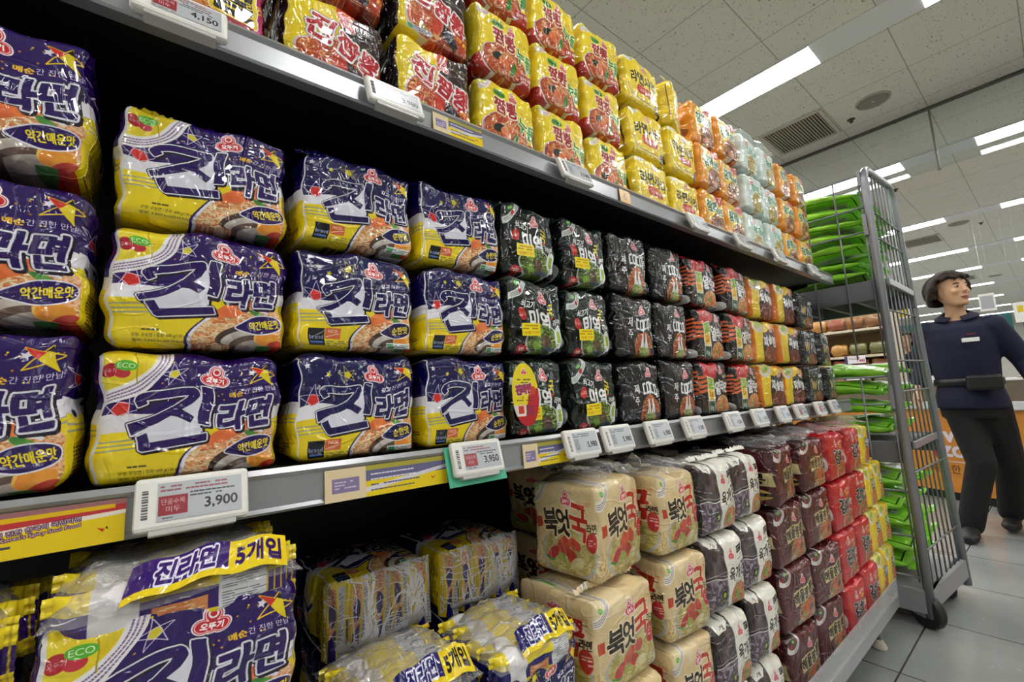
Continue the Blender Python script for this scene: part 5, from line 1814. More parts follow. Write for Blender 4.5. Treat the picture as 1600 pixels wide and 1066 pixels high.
gate(1.10, 1.935, (1.67, 1.785, 1.935))
gate(.18, 1.02, (.20, .36, .54, .90, 1.02))
hk = MB()
for z in (1.70, .93):
    hk.box(-.018, .004, .010, .026, z - .05, z + .05, bev=.003)
hk.obj('gate_hinge', M_GALV, ct)


def tray(z0, z1, name):
    m = MB()
    m.box(.012, .52, .0, .608, z1 - .012, z1, bev=.004)
    m.box(.008, .020, -.0, .608, z0, z1 + .004, bev=.004).box(.51, .522, -.03, .608, z0, z1 + .004, bev=.004)
    o = m.obj(name, M_TRAY, ct)
    r = MB()
    for k in range(4):
        r.box(.02, .51, .10 + .13 * k, .115 + .13 * k, z0 + .01, z1 - .012)
    r.obj('stiffening_rib', M_TRAY, o)
    lip = MB()
    pts = [cart_pt(t, z1 - .01) + Vector((0, .012, 0)) for t in (0.04, .96)]
    lip.box(.02, .515, -.030, -.018, z1 - .026, z1 + .004, bev=.003)
    lip.obj('tray_lip', M_GALV, o)
    return o


tray(1.36, 1.446, 'upper_tray')
tray(.652, .738, 'lower_tray')
bp = MB()
bp.box(.0, .533, -.018, .62, .125, .155, bev=.004)
bp.box(-.012, .010, -.012, .62, .062, .155, bev=.004).box(.525, .545, -.03, .62, .05, .155, bev=.004)
b_ = bp.obj('base_platform', M_GALV, ct)
v = [cart_pt(0, .082), cart_pt(1, .078), cart_pt(1, .155), cart_pt(0, .155)]
sb = MB()
sb.add([q + Vector((0, -.012, 0)) for q in v] + [q + Vector((0, .006, 0)) for q in v], [(0, 1, 2, 3), (7, 6, 5, 4), (0, 4, 5, 1), (3, 2, 6, 7), (1, 5, 6, 2), (4, 0, 3, 7)])
sb.obj('base_side_bar', M_GALV, ct)
for (x, y, a) in ((.035, .035, 1.0), (.45, .015, .35), (.07, .55, .4), (.46, .55, -.2)):
    c = MB()
    R = Matrix.Translation((x, y, 0)) @ Matrix.Rotation(a, 4, 'Z')
    c.box(-.03, .03, -.03, .03, .118, .126, M=R).box(-.035, .02, -.026, -.022, .045, .12, M=R).box(-.035, .02, .022, .026, .045, .12, M=R)
    c.tube([R @ Vector((-.02, -.028, .058)), R @ Vector((-.02, .028, .058))], .006, 8)
    c.obj('caster', M_METAL, ct)
    w = MB().lathe([(.012, -.020), (.05, -.020), (.063, -.018), (.0675, -.011), (.0675, .011), (.063, .018), (.05, .020), (.012, .020), (.012, -.020)], 28,
                   M=R @ Matrix.Translation((-.02, 0, .068)) @ Matrix.Rotation(PI / 2, 4, 'X'))
    w.obj('wheel', M_DARK, ct)

# green bags
A = Art(360, 240, '94dc3c', 120)
A.mottled(np.ones((240, 360), np.float32), '88d434', 'a6ea52', 5)
A.lines([[(24, 20), (336, 20), (336, 220), (24, 220), (24, 20)]], 5, '14220c')
A.rect(60, 60, 150, 150, 'c8d2c4'); A.lorem(68, 74, 74, 6, 12, '4a5048', .8)
A.rect(170, 90, 260, 104, '1a2812'); A.ell(300, 120, 28, 60, '6a3a24'); A.noodles(A.mask([A.epts(300, 120, 26, 56)]), 40, ['b8704a', 'e0b090', '8a2a3a'], 4, 14)
GB = pack_mat('green_bag_print', A.image('green_bag'), .5, .32, .6)


def bag_mesh(seed):
    r = np.random.RandomState(seed)
    nx, ny = 30, 20
    W, D, T = .36, .225, .047
    vs, uv, fs = [], [], []
    cr = crumple(seed, (W, D, T), 26, .006)
    for s in (1, -1):
        for j in range(ny):
            for i in range(nx):
                a, b = -1 + 2 * i / (nx - 1), -1 + 2 * j / (ny - 1)
                e = max(0, 1 - abs(a) ** 5) ** .6 * max(0, 1 - abs(b) ** 4) ** .6
                lump = 1 + .25 * math.sin(a * 5 + seed) * math.cos(b * 4 + seed)
                vs.append((b * D / 2, a * W / 2, s * T / 2 * e * lump + .006 * math.sin(a * 3 + seed) + .004 * math.sin(b * 5 + seed * 2)))
                uv.append(((a + 1) / 2, (b + 1) / 2))
    P = np.array(vs)
    P[:, 2] += cr(P)
    P[:, 2] -= (P[:, 2].min() + P[:, 2].max()) / 2
    P[:, 2] *= .052 / (P[:, 2].max() - P[:, 2].min())
    n = nx * ny
    for s in range(2):
        for j in range(ny - 1):
            for i in range(nx - 1):
                q = [s * n + j * nx + i, s * n + j * nx + i + 1, s * n + (j + 1) * nx + i + 1, s * n + (j + 1) * nx + i]
                fs.append(q[::-1] if s == 0 else q)
    me = bpy.data.meshes.new('bag')
    me.from_pydata([tuple(p_) for p_ in P], [], fs)
    l = me.uv_layers.new(name='uv'); l.data.foreach_set('uv', np.array([uv[i] for f in fs for i in f], np.float32).ravel())
    me.materials.append(GB)
    bm = bmesh.new(); bm.from_mesh(me); bmesh.ops.remove_doubles(bm, verts=bm.verts, dist=.0006); bm.to_mesh(me); bm.free()
    for p_ in me.polygons: p_.use_smooth = True
    return me


def bag_fin(seed):
    m = MB()
    vs, fs = [], []
    n = 26
    for i in range(n):
        b = -1 + 2 * i / (n - 1)
        for k in range(2):
            vs.append((b * .108, -.178 - .022 * k, .004 * math.sin(i * 1.8 + k) + .004 * math.sin(b * 5 + seed) + .012 * k * math.sin(seed * 3.1)))
    for i in range(n - 1):
        fs.append((2 * i, 2 * i + 1, 2 * i + 3, 2 * i + 2))
    return m.add(vs, fs, 0, True).mesh('bag_fin', simple('green_fin', '8ad43a', .35, coat=.5) if 'green_fin' not in bpy.data.materials else bpy.data.materials['green_fin'])


BAGS = [(bag_mesh(s), bag_fin(s)) for s in (1, 2, 3, 4)]
br = random.Random(5)
n_b = 0
for (z0, nl, pitch, nm) in ((1.462, 7, .068, 'on the upper tray'), (.760, 4, .086, 'on the lower tray'), (.178, 5, .086, 'on the base platform')):
    for c_, cx in enumerate((2.467 + .145, 2.467 + .39)):
        for k in range(nl):
            me, fin = BAGS[br.randrange(4)]
            where = 'in the front pile' if c_ == 0 else 'in the rear pile'
            tilt = .022 * k * (1.0 if z0 > 1 else .25)
            y = .457 + .222 + br.uniform(-.02, .02)
            pass
            o = link('green_bag', me, None, (cx + br.uniform(-.012, .012), y, z0 + pitch * .44 + k * pitch), (tilt + br.uniform(-.02, .02), br.uniform(-.03, .03), br.uniform(-.06, .06)))
            tag(o, 'green bag %s %s of the trolley, %s' % (where, nm, 'at the bottom' if k == 0 else 'layer %s' % ['', 'two', 'three', 'four', 'five', 'six', 'seven', 'eight', 'nine'][k]), 'bag', 'green bags on the trolley')
            o.scale = (1, 1, pitch / .058)
            link('end_seal', fin, o)
# ---------------------------------------------------------------- people
M_SKIN = simple('skin', 'c99a78', .5, noise=.05, nscale=30)
M_HAIR = simple('dark_hair', '241812', .6, spec=.25, noise=.35, nscale=160, bump=.4)
M_NAVY = simple('navy_polo', '0c102e', .85, noise=.12, nscale=30, bump=.15)
M_TROU = simple('black_trousers', '09090b', .85, noise=.15, nscale=30, bump=.15)
M_SHOE = simple('black_shoe', '141415', .5, noise=.1)
M_BELT = simple('black_belt_bag', '0d0d0f', .5, noise=.2)


def loft(m, rings, n=28, mi=0):
    """closed tube through elliptic rings (centre, axis a, axis b)"""
    vs, fs = [], []
    for (c, a, b) in rings:
        c, a, b = Vector(c), Vector(a), Vector(b)
        for k in range(n):
            t = 2 * PI * k / n
            vs.append(c + a * math.cos(t) + b * math.sin(t))
    for i in range(len(rings) - 1):
        for k in range(n):
            k2 = (k + 1) % n
            fs.append((i * n + k, i * n + k2, (i + 1) * n + k2, (i + 1) * n + k))
    fs.append(list(range(n))[::-1]); fs.append([(len(rings) - 1) * n + k for k in range(n)])
    m.add(vs, fs, mi, True)


def ball(m, c, r, M=None, n=16, nz=10):
    c = Vector(c); r = r if isinstance(r, (list, tuple)) else (r, r, r)
    vs, fs = [], []
    for j in range(nz + 1):
        th = PI * j / nz
        for k in range(n):
            ph = 2 * PI * k / n
            v = Vector((r[0] * math.sin(th) * math.cos(ph), r[1] * math.sin(th) * math.sin(ph), r[2] * math.cos(th)))
            vs.append(c + (M @ v if M is not None else v))
    for j in range(nz):
        for k in range(n):
            k2 = (k + 1) % n
            fs.append((j * n + k, (j + 1) * n + k, (j + 1) * n + k2, j * n + k2))
    m.add(vs, fs, 0, True)


def limb(m, pts, rs):
    """tapering limb with rounded joints"""
    P = [Vector(p) for p in pts]
    fine, fr = [], []
    for i in range(len(P) - 1):
        for k in range(5):
            t = k / 5
            fine.append(P[i].lerp(P[i + 1], t)); fr.append(rs[i] + (rs[i + 1] - rs[i]) * t)
    fine.append(P[-1]); fr.append(rs[-1])
    m.tube(fine, fr, 14)
    for p, r in zip(P, rs):
        ball(m, p, r * 1.0, n=12, nz=8)


def fuse(o, vox, it=4, fac=.5):
    md = o.modifiers.new('one_surface', 'REMESH'); md.mode = 'VOXEL'; md.voxel_size = vox; md.use_smooth_shade = True
    s = o.modifiers.new('soft', 'SMOOTH'); s.iterations = it; s.factor = fac
    return o


def hand(m, w, d, side, thumb, L=.17):
    """palm with four curled fingers of different lengths and a thumb from the side of the palm; d = pointing direction, thumb = direction of the thumb side"""
    w, d, th = Vector(w), Vector(d).normalized(), Vector(thumb).normalized()
    nrm = d.cross(th).normalized() * side
    M = Matrix((th, nrm, d)).transposed()
    ball(m, w + d * .045, (.038, .016, .05), M)
    for k, l in enumerate((.068, .076, .071, .056)):
        base = w + d * .082 + th * (.027 - .018 * k)
        p1 = base + d * l * .42 - nrm * .006; p2 = p1 + d * l * .33 - nrm * .014; p3 = p2 + d * l * .2 - nrm * .018
        limb(m, [base - d * .02, base, p1, p2, p3], [.009, .009, .0085, .008, .007])
    b = w + d * .025 + th * .034
    limb(m, [b, b + th * .022 + d * .026, b + th * .028 + d * .052 - nrm * .008, b + th * .026 + d * .072 - nrm * .014], [.012, .011, .0095, .008])


def person(origin, yaw, lab, group, look=0.0, hair_len=1.0, badge=True, step=1.0):
    """faces -x in its own frame; left of the picture is +y"""
    root = thing('person', lab, 'person', origin, yaw, group)
    # joints (own frame: x forward is negative, floor at 0)
    hipR, hipL = Vector((-.01, .06, .83)), Vector((.01, -.085, .83))
    knR, anR = Vector((-.10 * step, -.005 + .05 * (1 - step), .46)), Vector((-.12 * step, .088, .095))
    knL, anL = Vector((.06 * step, -.115, .455)), Vector((.27 * step, -.065, .12))
    shR, shL = Vector((-.015, .155, 1.325)), Vector((-.03, -.155, 1.325))
    elR, wrR = Vector((.07, .215, 1.09)), Vector((-.07, .245, .93))
    elL, wrL = Vector((.03, -.255, 1.09)), Vector((-.05, -.315, .90))
    body = MB()
    # torso and neck
    loft(body, [((0, 0, .76), (.10, 0, 0), (0, .135, 0)), ((0, 0, .86), (.112, 0, 0), (0, .155, 0)), ((-.005, 0, 1.0), (.098, 0, 0), (0, .135, 0)), ((-.01, 0, 1.15), (.108, 0, 0), (0, .145, 0)),
                ((-.015, 0, 1.27), (.102, 0, 0), (0, .16, 0)), ((-.018, 0, 1.345), (.075, 0, 0), (0, .14, 0)), ((-.022, 0, 1.385), (.055, 0, 0), (0, .075, 0)), ((-.028, 0, 1.42), (.049, 0, 0), (0, .05, 0)), ((-.04, 0, 1.50), (.048, 0, 0), (0, .048, 0))])
    limb(body, [shR, elR, wrR], [.046, .036, .025]); limb(body, [shL, elL, wrL], [.046, .036, .025])
    limb(body, [hipR, knR, anR], [.08, .053, .036]); limb(body, [hipL, knL, anL], [.08, .053, .036])
    hand(body, wrR, (wrR - elR).normalized() + Vector((-.1, 0, -.3)), 1, (-.8, -.4, 0)); hand(body, wrL, (wrL - elL).normalized() + Vector((-.1, 0, -.3)), -1, (-.8, .4, 0))
    # head, turned on the neck: local frame f (face), s, u
    hc = Vector((-.055, 0, 1.575))
    f = Vector((-math.cos(look), -math.sin(look), .06)).normalized(); u = Vector((0, 0, 1)); s = u.cross(f).normalized(); u = f.cross(s).normalized()
    H = Matrix((f, s, u)).transposed()

    def hp(a, b, c): return hc + H @ Vector((a, b, c))
    prof = [(-.112, .022, .030, .052), (-.104, .038, .040, .044), (-.088, .056, .052, .026), (-.060, .076, .063, .010), (-.028, .087, .070, 0), (.008, .093, .0745, -.004), (.040, .094, .0755, -.008), (.070, .084, .069, -.010), (.094, .062, .052, -.012), (.110, .030, .026, -.012)]
    loft(body, [(hp(dx, 0, z), H @ Vector((a, 0, 0)), H @ Vector((0, b, 0))) for z, a, b, dx in prof], 30)
    # nose, brow ridge, cheeks, lips, chin, ears
    loft(body, [(hp(.080, 0, .018), H @ Vector((.008, 0, 0)), H @ Vector((0, .006, 0))), (hp(.094, 0, -.006), H @ Vector((.009, 0, 0)), H @ Vector((0, .009, 0))), (hp(.098, 0, -.024), H @ Vector((.012, 0, 0)), H @ Vector((0, .014, 0))), (hp(.086, 0, -.034), H @ Vector((.008, 0, 0)), H @ Vector((0, .010, 0)))], 12)
    ball(body, hp(.060, .032, -.022), (.026, .026, .024), n=10, nz=8); ball(body, hp(.060, -.032, -.022), (.026, .026, .024), n=10, nz=8)
    ball(body, hp(.078, 0, -.060), (.012, .022, .010), H, 10, 8); ball(body, hp(.070, 0, -.094), (.016, .020, .014), H, 10, 8)
    ball(body, hp(-.004, .074, -.008), (.014, .008, .030), H, 10, 8); ball(body, hp(-.004, -.074, -.008), (.014, .008, .030), H, 10, 8)
    fuse(body.obj('body', M_SKIN, root), .0065, 3)
    # eyes, brows, lips
    ew, ei, bw, lp = MB(), MB(), MB(), MB()
    for sd in (1, -1):
        ball(ew, hp(.0755, .031 * sd, .010), (.0095, .0125, .0042), H, 12, 8)
        ball(ei, hp(.0832, .031 * sd, .010), (.004, .006, .0058), H, 10, 6)
        bw.tube([hp(.083, .017 * sd, .028), hp(.084, .032 * sd, .033), hp(.074, .048 * sd, .028)], [.003, .0034, .002], 6)
    for sd in (1, -1):
        pass
    lp.tube([hp(.079, -.022, -.062), hp(.090, -.008, -.058), hp(.0905, .008, -.058), hp(.079, .022, -.062)], [.003, .0055, .0055, .003], 8)
    lp.tube([hp(.079, -.019, -.065), hp(.089, 0, -.069), hp(.079, .019, -.065)], [.003, .006, .003], 8)
    head_bits = [(ew, 'eye', simple('eye_white', 'a89c90', .3)), (ei, 'iris', simple('iris', '1c120c', .2)), (bw, 'eyebrow', M_HAIR), (lp, 'lips', simple('lips', '9c5a54', .45))]
    for mb_, nm, mt in head_bits:
        mb_.obj(nm, mt, root)
    # hair: short full bob
    hb_ = MB()
    n, nz = 40, 26
    vs, fs = [], []
    rr = random.Random(9)
    for j in range(nz + 1):
        th = PI * .76 * j / nz
        for k in range(n):
            ph = 2 * PI * k / n
            cf = math.cos(ph)
            wob = 1 + .05 * math.sin(ph * 7 + th * 4) + .03 * math.sin(ph * 17 + j * .9) + rr.uniform(-.025, .025)
            a = .136 * wob; b = .122 * wob
            z = .012 + .130 * math.cos(th) * (1 + .02 * math.sin(ph * 7))
            rad = math.sin(min(th, 1.62)) * (1 - .10 * max(0, th - 1.62))
            x = rad * cf * a - .016
            y = rad * math.sin(ph) * b
            vs.append(hp(x, y, z))
    for j in range(nz):
        for k in range(n):
            k2 = (k + 1) % n
            ph = 2 * PI * (k + .5) / n
            th = PI * .76 * (j + .5) / nz
            c_ = math.cos(ph)
            face = c_ > .30 and th > 1.10 + .08 * math.sin(ph * 11) - .12 * max(0, math.sin(ph))
            temple = c_ > .20 and th > 1.7
            if face or temple or (th > 2.12 and c_ > -.1):
                continue
            fs.append((j * n + k, (j + 1) * n + k, (j + 1) * n + k2, j * n + k2))
    hb_.add(vs, fs, 0, True)
    ho = hb_.obj('hair', M_HAIR, root)
    sm = ho.modifiers.new('thick', 'SOLIDIFY'); sm.thickness = .024; sm.offset = -1
    sb_ = ho.modifiers.new('soft', 'SUBSURF'); sb_.levels = 1; sb_.render_levels = 1
    # polo shirt: body, three-quarter sleeves, collar
    sh = MB()
    loft(sh, [((0, 0, .80), (.142, 0, 0), (0, .172, 0)), ((0, 0, .86), (.140, 0, 0), (0, .172, 0)), ((-.004, 0, .955), (.118, 0, 0), (0, .152, 0)), ((-.008, 0, 1.0), (.122, 0, 0), (0, .158, 0)), ((-.01, 0, 1.12), (.132, 0, 0), (0, .166, 0)),
              ((-.015, 0, 1.25), (.126, 0, 0), (0, .178, 0)), ((-.018, 0, 1.332), (.108, 0, .010), (0, .178, 0)), ((-.018, 0, 1.368), (.090, 0, .018), (0, .140, 0)), ((-.020, 0, 1.400), (.068, 0, .030), (0, .088, 0))], 32)
    for a, b, c_ in ((shR, elR, wrR), (shL, elL, wrL)):
        q = b.lerp(c_, .72)
        limb(sh, [a, a.lerp(b, .5), b, q], [.068, .064, .056, .048])
    fuse(sh.obj('polo_shirt', M_NAVY, root), .009, 5)
    cl = MB()
    cp_ = []
    for k in range(25):
        t = math.radians(200) + math.radians(320) * k / 24
        cp_.append((math.cos(t), math.sin(t)))
    vs, fs = [], []
    for (cx_, sy_) in cp_:
        vs.append((-.024 + .060 * cx_, .064 * sy_, 1.428 + .032 * cx_)); vs.append((-.022 + .104 * cx_, .112 * sy_, 1.400 + .034 * cx_))
    for k in range(24):
        fs.append((2 * k, 2 * k + 1, 2 * k + 3, 2 * k + 2))
    cl.add(vs, fs, 0, True)
    co = cl.obj('collar', M_NAVY, root); co.modifiers.new('t', 'SOLIDIFY').thickness = .006
    # bare throat inside the open collar
    if badge:
        bd = MB().box(-.152, -.146, -.098, -.018, 1.222, 1.248, bev=.002)
        bd.obj('name_badge', M_WHITE, root)
        MB().box(-.149, -.146, -.085, -.045, 1.268, 1.276).obj('stitched_mark', simple('stitched_mark', '7a2434', .7), root)
        bb = MB()
        loft(bb, [((-.004, 0, .948), (.128, 0, 0), (0, .166, 0)), ((-.004, 0, .992), (.128, 0, 0), (0, .166, 0))], 36)
        bb.obj('belt', M_BELT, root)
        pz = MB().box(-.190, -.115, -.165, -.005, .915, 1.012, bev=.018)
        pz.obj('belt_pouch', M_BELT, root)
    # trousers
    tr = MB()
    loft(tr, [((0, 0, .74), (.118, 0, 0), (0, .155, 0)), ((0, 0, .83), (.124, 0, 0), (0, .160, 0)), ((0, 0, .93), (.112, 0, 0), (0, .146, 0))], 28)
    for a, b, c_ in ((hipR, knR, anR), (hipL, knL, anL)):
        limb(tr, [a, a.lerp(b, .5), b, b.lerp(c_, .5), c_ + Vector((0, 0, -.015))], [.092, .084, .072, .067, .064])
    fuse(tr.obj('trousers', M_TROU, root), .010, 5)
    # shoes
    for an, pitch in ((anR, 0.0), (anL, .12)):
        sh_ = MB()
        M = Matrix.Translation((an.x, an.y, 0)) @ Matrix.Translation((0, 0, .0)) @ Matrix.Rotation(pitch, 4, 'Y')
        pts = [(.065, .030, .036), (.03, .038, .050), (-.03, .040, .046), (-.09, .047, .034), (-.15, .045, .028), (-.185, .028, .022)]
        loft(sh_, [(M @ Vector((x, 0, hz)), M.to_3x3() @ Vector((0, w, 0)), M.to_3x3() @ Vector((0, 0, hz))) for x, w, hz in pts], 18)
        ball(sh_, M @ Vector((.015, 0, .075)), (.048, .040, .045))
        so = fuse(sh_.obj('shoe', M_SHOE, root), .006, 3)
    return root


person((4.165, .405, 0), 0.0, 'person walking in navy polo shirt, black trousers and belt pouch, dark short hair, looking aside', None, look=.85)
person((8.5, 1.41, 0), .3, 'person in navy top far behind, seen through the trolley bars', None, look=-.4, badge=False, step=.25)
# ---------------------------------------------------------------- freezer island with the orange front
UX, UY = -0.43469, -0.90058
P0 = Vector((5.3568, 1.10205, 0))
FA = math.atan2(UY, UX)          # its length runs along u, its depth away from the viewer
fz = thing('freezer_island', 'long island freezer with orange front panel and white lettering', 'freezer', tuple(P0), FA)
# own frame: x along the front, +y toward ... the depth
M_OR = simple('orange_panel', 'c9822f', .45, noise=.03)
L0_, L1_, DP = -1.3, 3.2, 1.0
MB().box(L0_, L1_, .0, DP, .07, .742).obj('orange_body', M_OR, fz)
MB().box(L0_ + .02, L1_ - .02, .03, DP - .03, 0, .07).obj('plinth', M_BLACK, fz)
MB().box(L0_ - .01, L1_ + .01, -.025, .03, .742, .808, bev=.008).box(L0_ - .01, L1_ + .01, DP - .03, DP + .025, .742, .808, bev=.008).obj('bumper_rail', simple('bumper_white', 'c9cbcb', .4), fz)
MB().box(L0_, L1_, .0, .03, .808, .962).box(L0_, L1_, DP - .03, DP, .808, .962).box(L0_, L0_ + .03, 0, DP, .742, .962).box(L1_ - .03, L1_, 0, DP, .742, .962).box(L0_, L1_, .03, DP - .03, .742, .80).obj('inner_wall', simple('brown_wall', '6f6252', .5), fz)
MB().box(L0_ - .005, L1_ + .005, -.008, .036, .962, .980, bev=.004).box(L0_ - .005, L1_ + .005, DP - .036, DP + .008, .962, .980, bev=.004).obj('top_rail', M_WHITE, fz)


def flat_text(txt, name, mat, parent, x, z, h, w, bold=0.0):
    """raised lettering on a front face (x right as seen by the viewer)"""
    T, wd = glyphs(txt)
    k = w / wd
    m = MB()
    vs = [(x + px * k, -.0012, z + h - py * h) for tri in T for px, py in tri]
    fs = []
    for i in range(len(T)):
        a, b, c = [Vector(vs[3 * i + q]) for q in range(3)]
        fs.append((3 * i, 3 * i + 1, 3 * i + 2) if (b - a).cross(c - a).y < 0 else (3 * i, 3 * i + 2, 3 * i + 1))
    o = m.add(vs, fs).obj(name, mat, parent)
    if bold:
        o.modifiers.new('t', 'SOLIDIFY').thickness = .001
    return o


M_LET = simple('white_lettering', 'd9cfd8', .5)
M_BRN = simple('brown_lettering', '4c2c14', .5)
for dx, dz in ((0, 0), (.010, 0), (0, .008), (.010, .008), (.005, .004)):
    flat_text('eve', 'lettering', M_LET, fz, .360 + dx, .470 + dz, .085, .235).location = (0, -.0003 * (dx + dz) * 100, 0)
    flat_text('zo', 'lettering', M_LET, fz, .405 + dx, .352 + dz, .085, .170).location = (0, -.0003 * (dx + dz) * 100, 0)
flat_text('특별한', 'lettering', M_BRN, fz, .312, .220, .072, .215)
MB().box(.34, .66, -.002, 0, .313, .319).obj('line', M_LET, fz)
MB().box(.348, .376, -.0025, 0, .345, .415, bev=.001).obj('red_badge', simple('red_badge', 'b02c34', .5), fz)

# packages lying in the freezer
fr = random.Random(14)
FC = [('white', 'd6d2cc'), ('brown', '6a4a34'), ('red', 'a8343c'), ('yellow', 'd0a838'), ('grey', 'a8a4a4'), ('tan', 'b89468')]
FM = {c: simple('frozen_pack_' + c, h, .35, noise=.5, nscale=24, coat=.5) for c, h in FC}


def small_bag(w, d, h, seed, mat):
    r = np.random.RandomState(seed)
    m = MB()
    n = 14
    vs, fs = [], []
    for s in (1, -1):
        for j in range(n):
            for i in range(n):
                a, b = -1 + 2 * i / (n - 1), -1 + 2 * j / (n - 1)
                e = max(0, 1 - abs(a) ** 8) ** .4 * max(0, 1 - abs(b) ** 8) ** .4
                vs.append((a * w / 2, b * d / 2, s * h / 2 * e * (1 + .18 * math.sin(a * 5 + seed) * math.cos(b * 4 + seed))))
    for s in range(2):
        for j in range(n - 1):
            for i in range(n - 1):
                q = [s * n * n + j * n + i, s * n * n + j * n + i + 1, s * n * n + (j + 1) * n + i + 1, s * n * n + (j + 1) * n + i]
                fs.append(q if s == 0 else q[::-1])
    me = m.add(vs, fs, 0, True).mesh('small_bag', mat)
    bm = bmesh.new(); bm.from_mesh(me); bmesh.ops.remove_doubles(bm, verts=bm.verts, dist=.0005); bm.to_mesh(me); bm.free()
    return me


FR = Matrix.Translation(P0) @ Matrix.Rotation(FA, 4, 'Z')
fbag = {c: small_bag(.19, .15, .07, i + 2, FM[c]) for i, (c, _h) in enumerate(FC)}
seq = ['white', 'red', 'brown', 'white', 'yellow', 'grey', 'tan', 'brown', 'white', 'red']
for layer in range(2):
    for k in range(10):
        c = seq[(k * 3 + layer * 4) % 10]
        x = .50 + k * .21 + layer * .09
        p_ = FR @ Vector((x, .24 + .24 * (k % 2) + .03 * layer, .862 + .10 * layer))
        o = link('frozen_pack', fbag[c], None, p_, (.06, fr.uniform(-.06, .06), FA + fr.uniform(-.25, .25)))
        tag(o, '%s frozen pack in the freezer, %s row, %s from the lettered end' % (c, ['lower', 'upper'][layer], ['first', 'second', 'third', 'fourth', 'fifth', 'sixth', 'seventh', 'eighth', 'ninth', 'tenth'][k]), 'frozen food', 'packs in the freezer island')
A = Art(120, 70, 'e6e2e2', 131); A.rect(30, 12, 112, 58, '4a3040'); A.lorem(36, 22, 70, 3, 13, 'c8b0b8')
o = uv_quad('freezer_price_card', screen_mat('freezer_card', A), [(-.06, 0, 0), (.06, 0, 0), (.06, .01, .07), (-.06, .01, .07)], None, FR @ Vector((.47, .012, .981)), (0, 0, FA))
o.modifiers.new('t', 'SOLIDIFY').thickness = .002
tag(o, 'small price card standing on the top rail of the freezer island', 'price card')

# bread shelf behind the trolley
bs = thing('bread_shelf', 'pale shelf rack with brown bread packs, far behind the trolley', 'store shelf', (7.0, 2.0, 0))
M_CREAM = simple('cream_shelf', 'cfc3ac', .6, noise=.03)
MB().box(.5, .53, -.72, 1.6, .1, 2.1).obj('back_panel', simple('tan_board', 'b09468', .7, noise=.08, nscale=8), bs)
DECKS = (.62, .93, 1.13, 1.34, 1.68)
for z in DECKS:
    MB().box(.0, .5, -.70, 1.6, z - .03, z, bev=.003).obj('deck', M_CREAM, bs)
for y in (-.72, 1.6):
    MB().box(0, .53, y - .02, y, 0, 2.1).obj('side_panel', M_CREAM, bs)
MB().box(.03, .5, -.70, 1.6, 0, .6).obj('base_box', M_CREAM, bs)
BC = [('brown', '8a5a30'), ('golden', 'b8843c'), ('green and tan', '6a6a3c'), ('reddish', '9a5238')]
BMt = {c: simple('bread_pack_' + c.split()[0], h, .4, noise=.6, nscale=18, coat=.6) for c, h in BC}
bb_ = {c: small_bag(.195, .19, .14, 20 + i, BMt[c]) for i, (c, _h) in enumerate(BC)}
wd = ['first', 'second', 'third', 'fourth', 'fifth', 'sixth', 'seventh', 'eighth', 'ninth']
for d_, z in enumerate(DECKS):
    for k in range(9):
        c = BC[(k * 3 + d_ * 2 + (k * k) % 3) % 4][0]
        o = link('bread_pack', bb_[c], None, (7.13, 1.42 + k * .205, z + .086), (0, 0, fr.uniform(-.03, .03)))
        tag(o, '%s bread pack on the %s deck of the rack, %s from the sign' % (c, ['lowest', 'second', 'third', 'fourth', 'top'][d_], wd[k]), 'bread', 'bread packs on the pale rack')
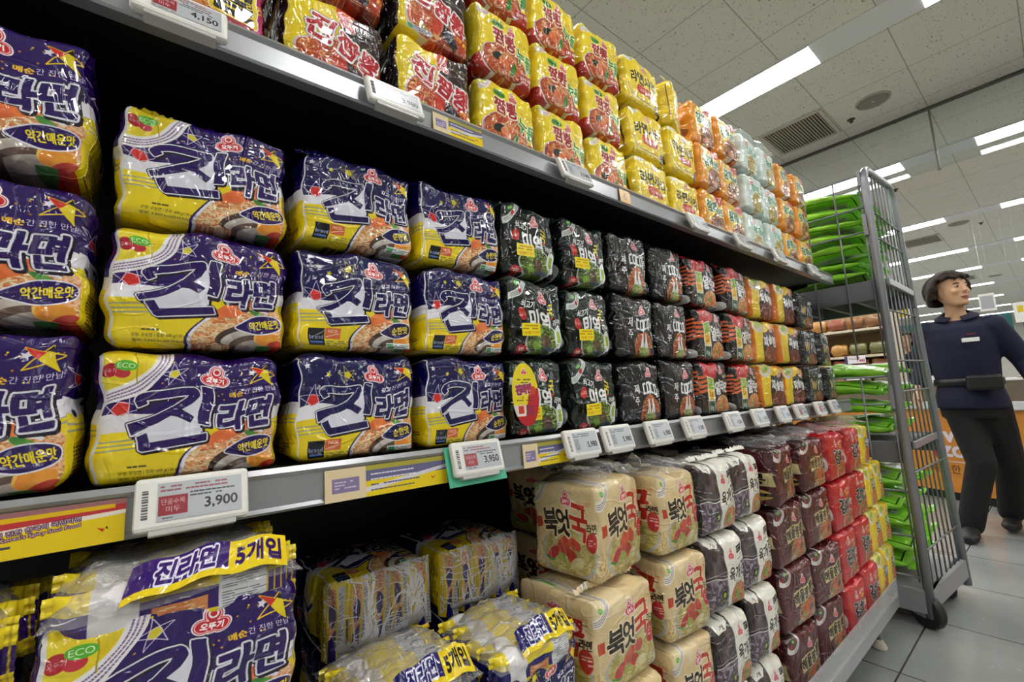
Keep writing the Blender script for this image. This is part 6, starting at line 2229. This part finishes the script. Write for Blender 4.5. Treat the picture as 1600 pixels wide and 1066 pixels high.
for (y, z, n_, lb) in ((1.66, 1.34, '7,480', 'under the fourth deck'), (1.70, 1.13, '7,480', 'under the third deck')):
    A = Art(180, 76, 'e9e4ea', 140); A.rect(0, 0, 26, 76, '4a3a6a'); A.text('7, 60' if False else '7,480', 136, 50, 30, 'b03a4a', w=70, bold=.8); A.lorem(36, 20, 90, 2, 13, '6a5a6a')
    o = uv_quad('shelf_price_card', screen_mat('card_' + str(int(z * 100)), A), [(0, .11, -.095), (0, -.11, -.095), (0, -.11, 0), (0, .11, 0)], None, (6.985, y, z - .005))
    o.modifiers.new('t', 'SOLIDIFY').thickness = .002
    tag(o, 'pale price card with red figures hanging %s of the bread rack' % lb, 'price card')

# signs
M_TEAL = simple('teal_sign', '15605f', .5)


def sign_board(name, lb, x, y0, y1, z0, z1, mat, cat='sign'):
    t = thing(name, lb, cat, (x, (y0 + y1) / 2, z0))
    w = (y1 - y0) / 2
    MB().box(0, .03, -w, w, 0, z1 - z0, bev=.004).obj('board', mat, t)
    ro = MB()
    for s in (-.7, .7):
        ro.tube([(.015, w * s, z1 - z0 - .01), (.015, w * s, CEIL - z0)], .0008, 5)
    ro.obj('hanging_rod', M_WHITE, t)
    return t


t = sign_board('lane_sign', 'teal hanging sign with a white 4, behind the trolley', 9.0, .35, 1.75, 1.33, 1.84, M_TEAL)
T4 = flat_text('4', 'numeral', M_WHITE, t, 0, 0, .22, .15)
T4.rotation_euler = (0, 0, -PI / 2); T4.location = (-.002, .60, .2)
T5 = flat_text('번', 'numeral', M_WHITE, t, 0, 0, .12, .11)
T5.rotation_euler = (0, 0, -PI / 2); T5.location = (-.002, .40, .25)
sign_board('lane_sign', 'second teal hanging sign, far behind at shoulder height of the walking person', 10.2, -.9, .30, 1.62, 1.86, M_TEAL)
t = sign_board('framed_sign', 'small white framed hanging sign beside the walking person', 8.0, .42, .56, 1.80, 2.02, M_WHITE)
MB().box(-.002, 0, -.055, .055, .03, .19).obj('print', simple('grey_print', 'a9aab4', .5), t)
t = sign_board('promotion_sign', 'white hanging sign with yellow figure, farther along', 8.0, .15, .29, 1.62, 1.86, M_WHITE)
MB().box(-.002, 0, -.01, .04, .12, .20).obj('print', simple('yellow_print', 'd8c42c', .5), t)
t = sign_board('promotion_sign', 'white and yellow hanging sign seen through the trolley bars', 8.2, 1.24, 1.50, 1.86, 2.06, M_WHITE)
MB().box(-.002, 0, -.10, .0, .03, .16).obj('print', simple('yellow_print', 'd8c42c', .5) if 'yellow_print' not in bpy.data.materials else bpy.data.materials['yellow_print'], t)
bpy.data.objects.remove(_fo)
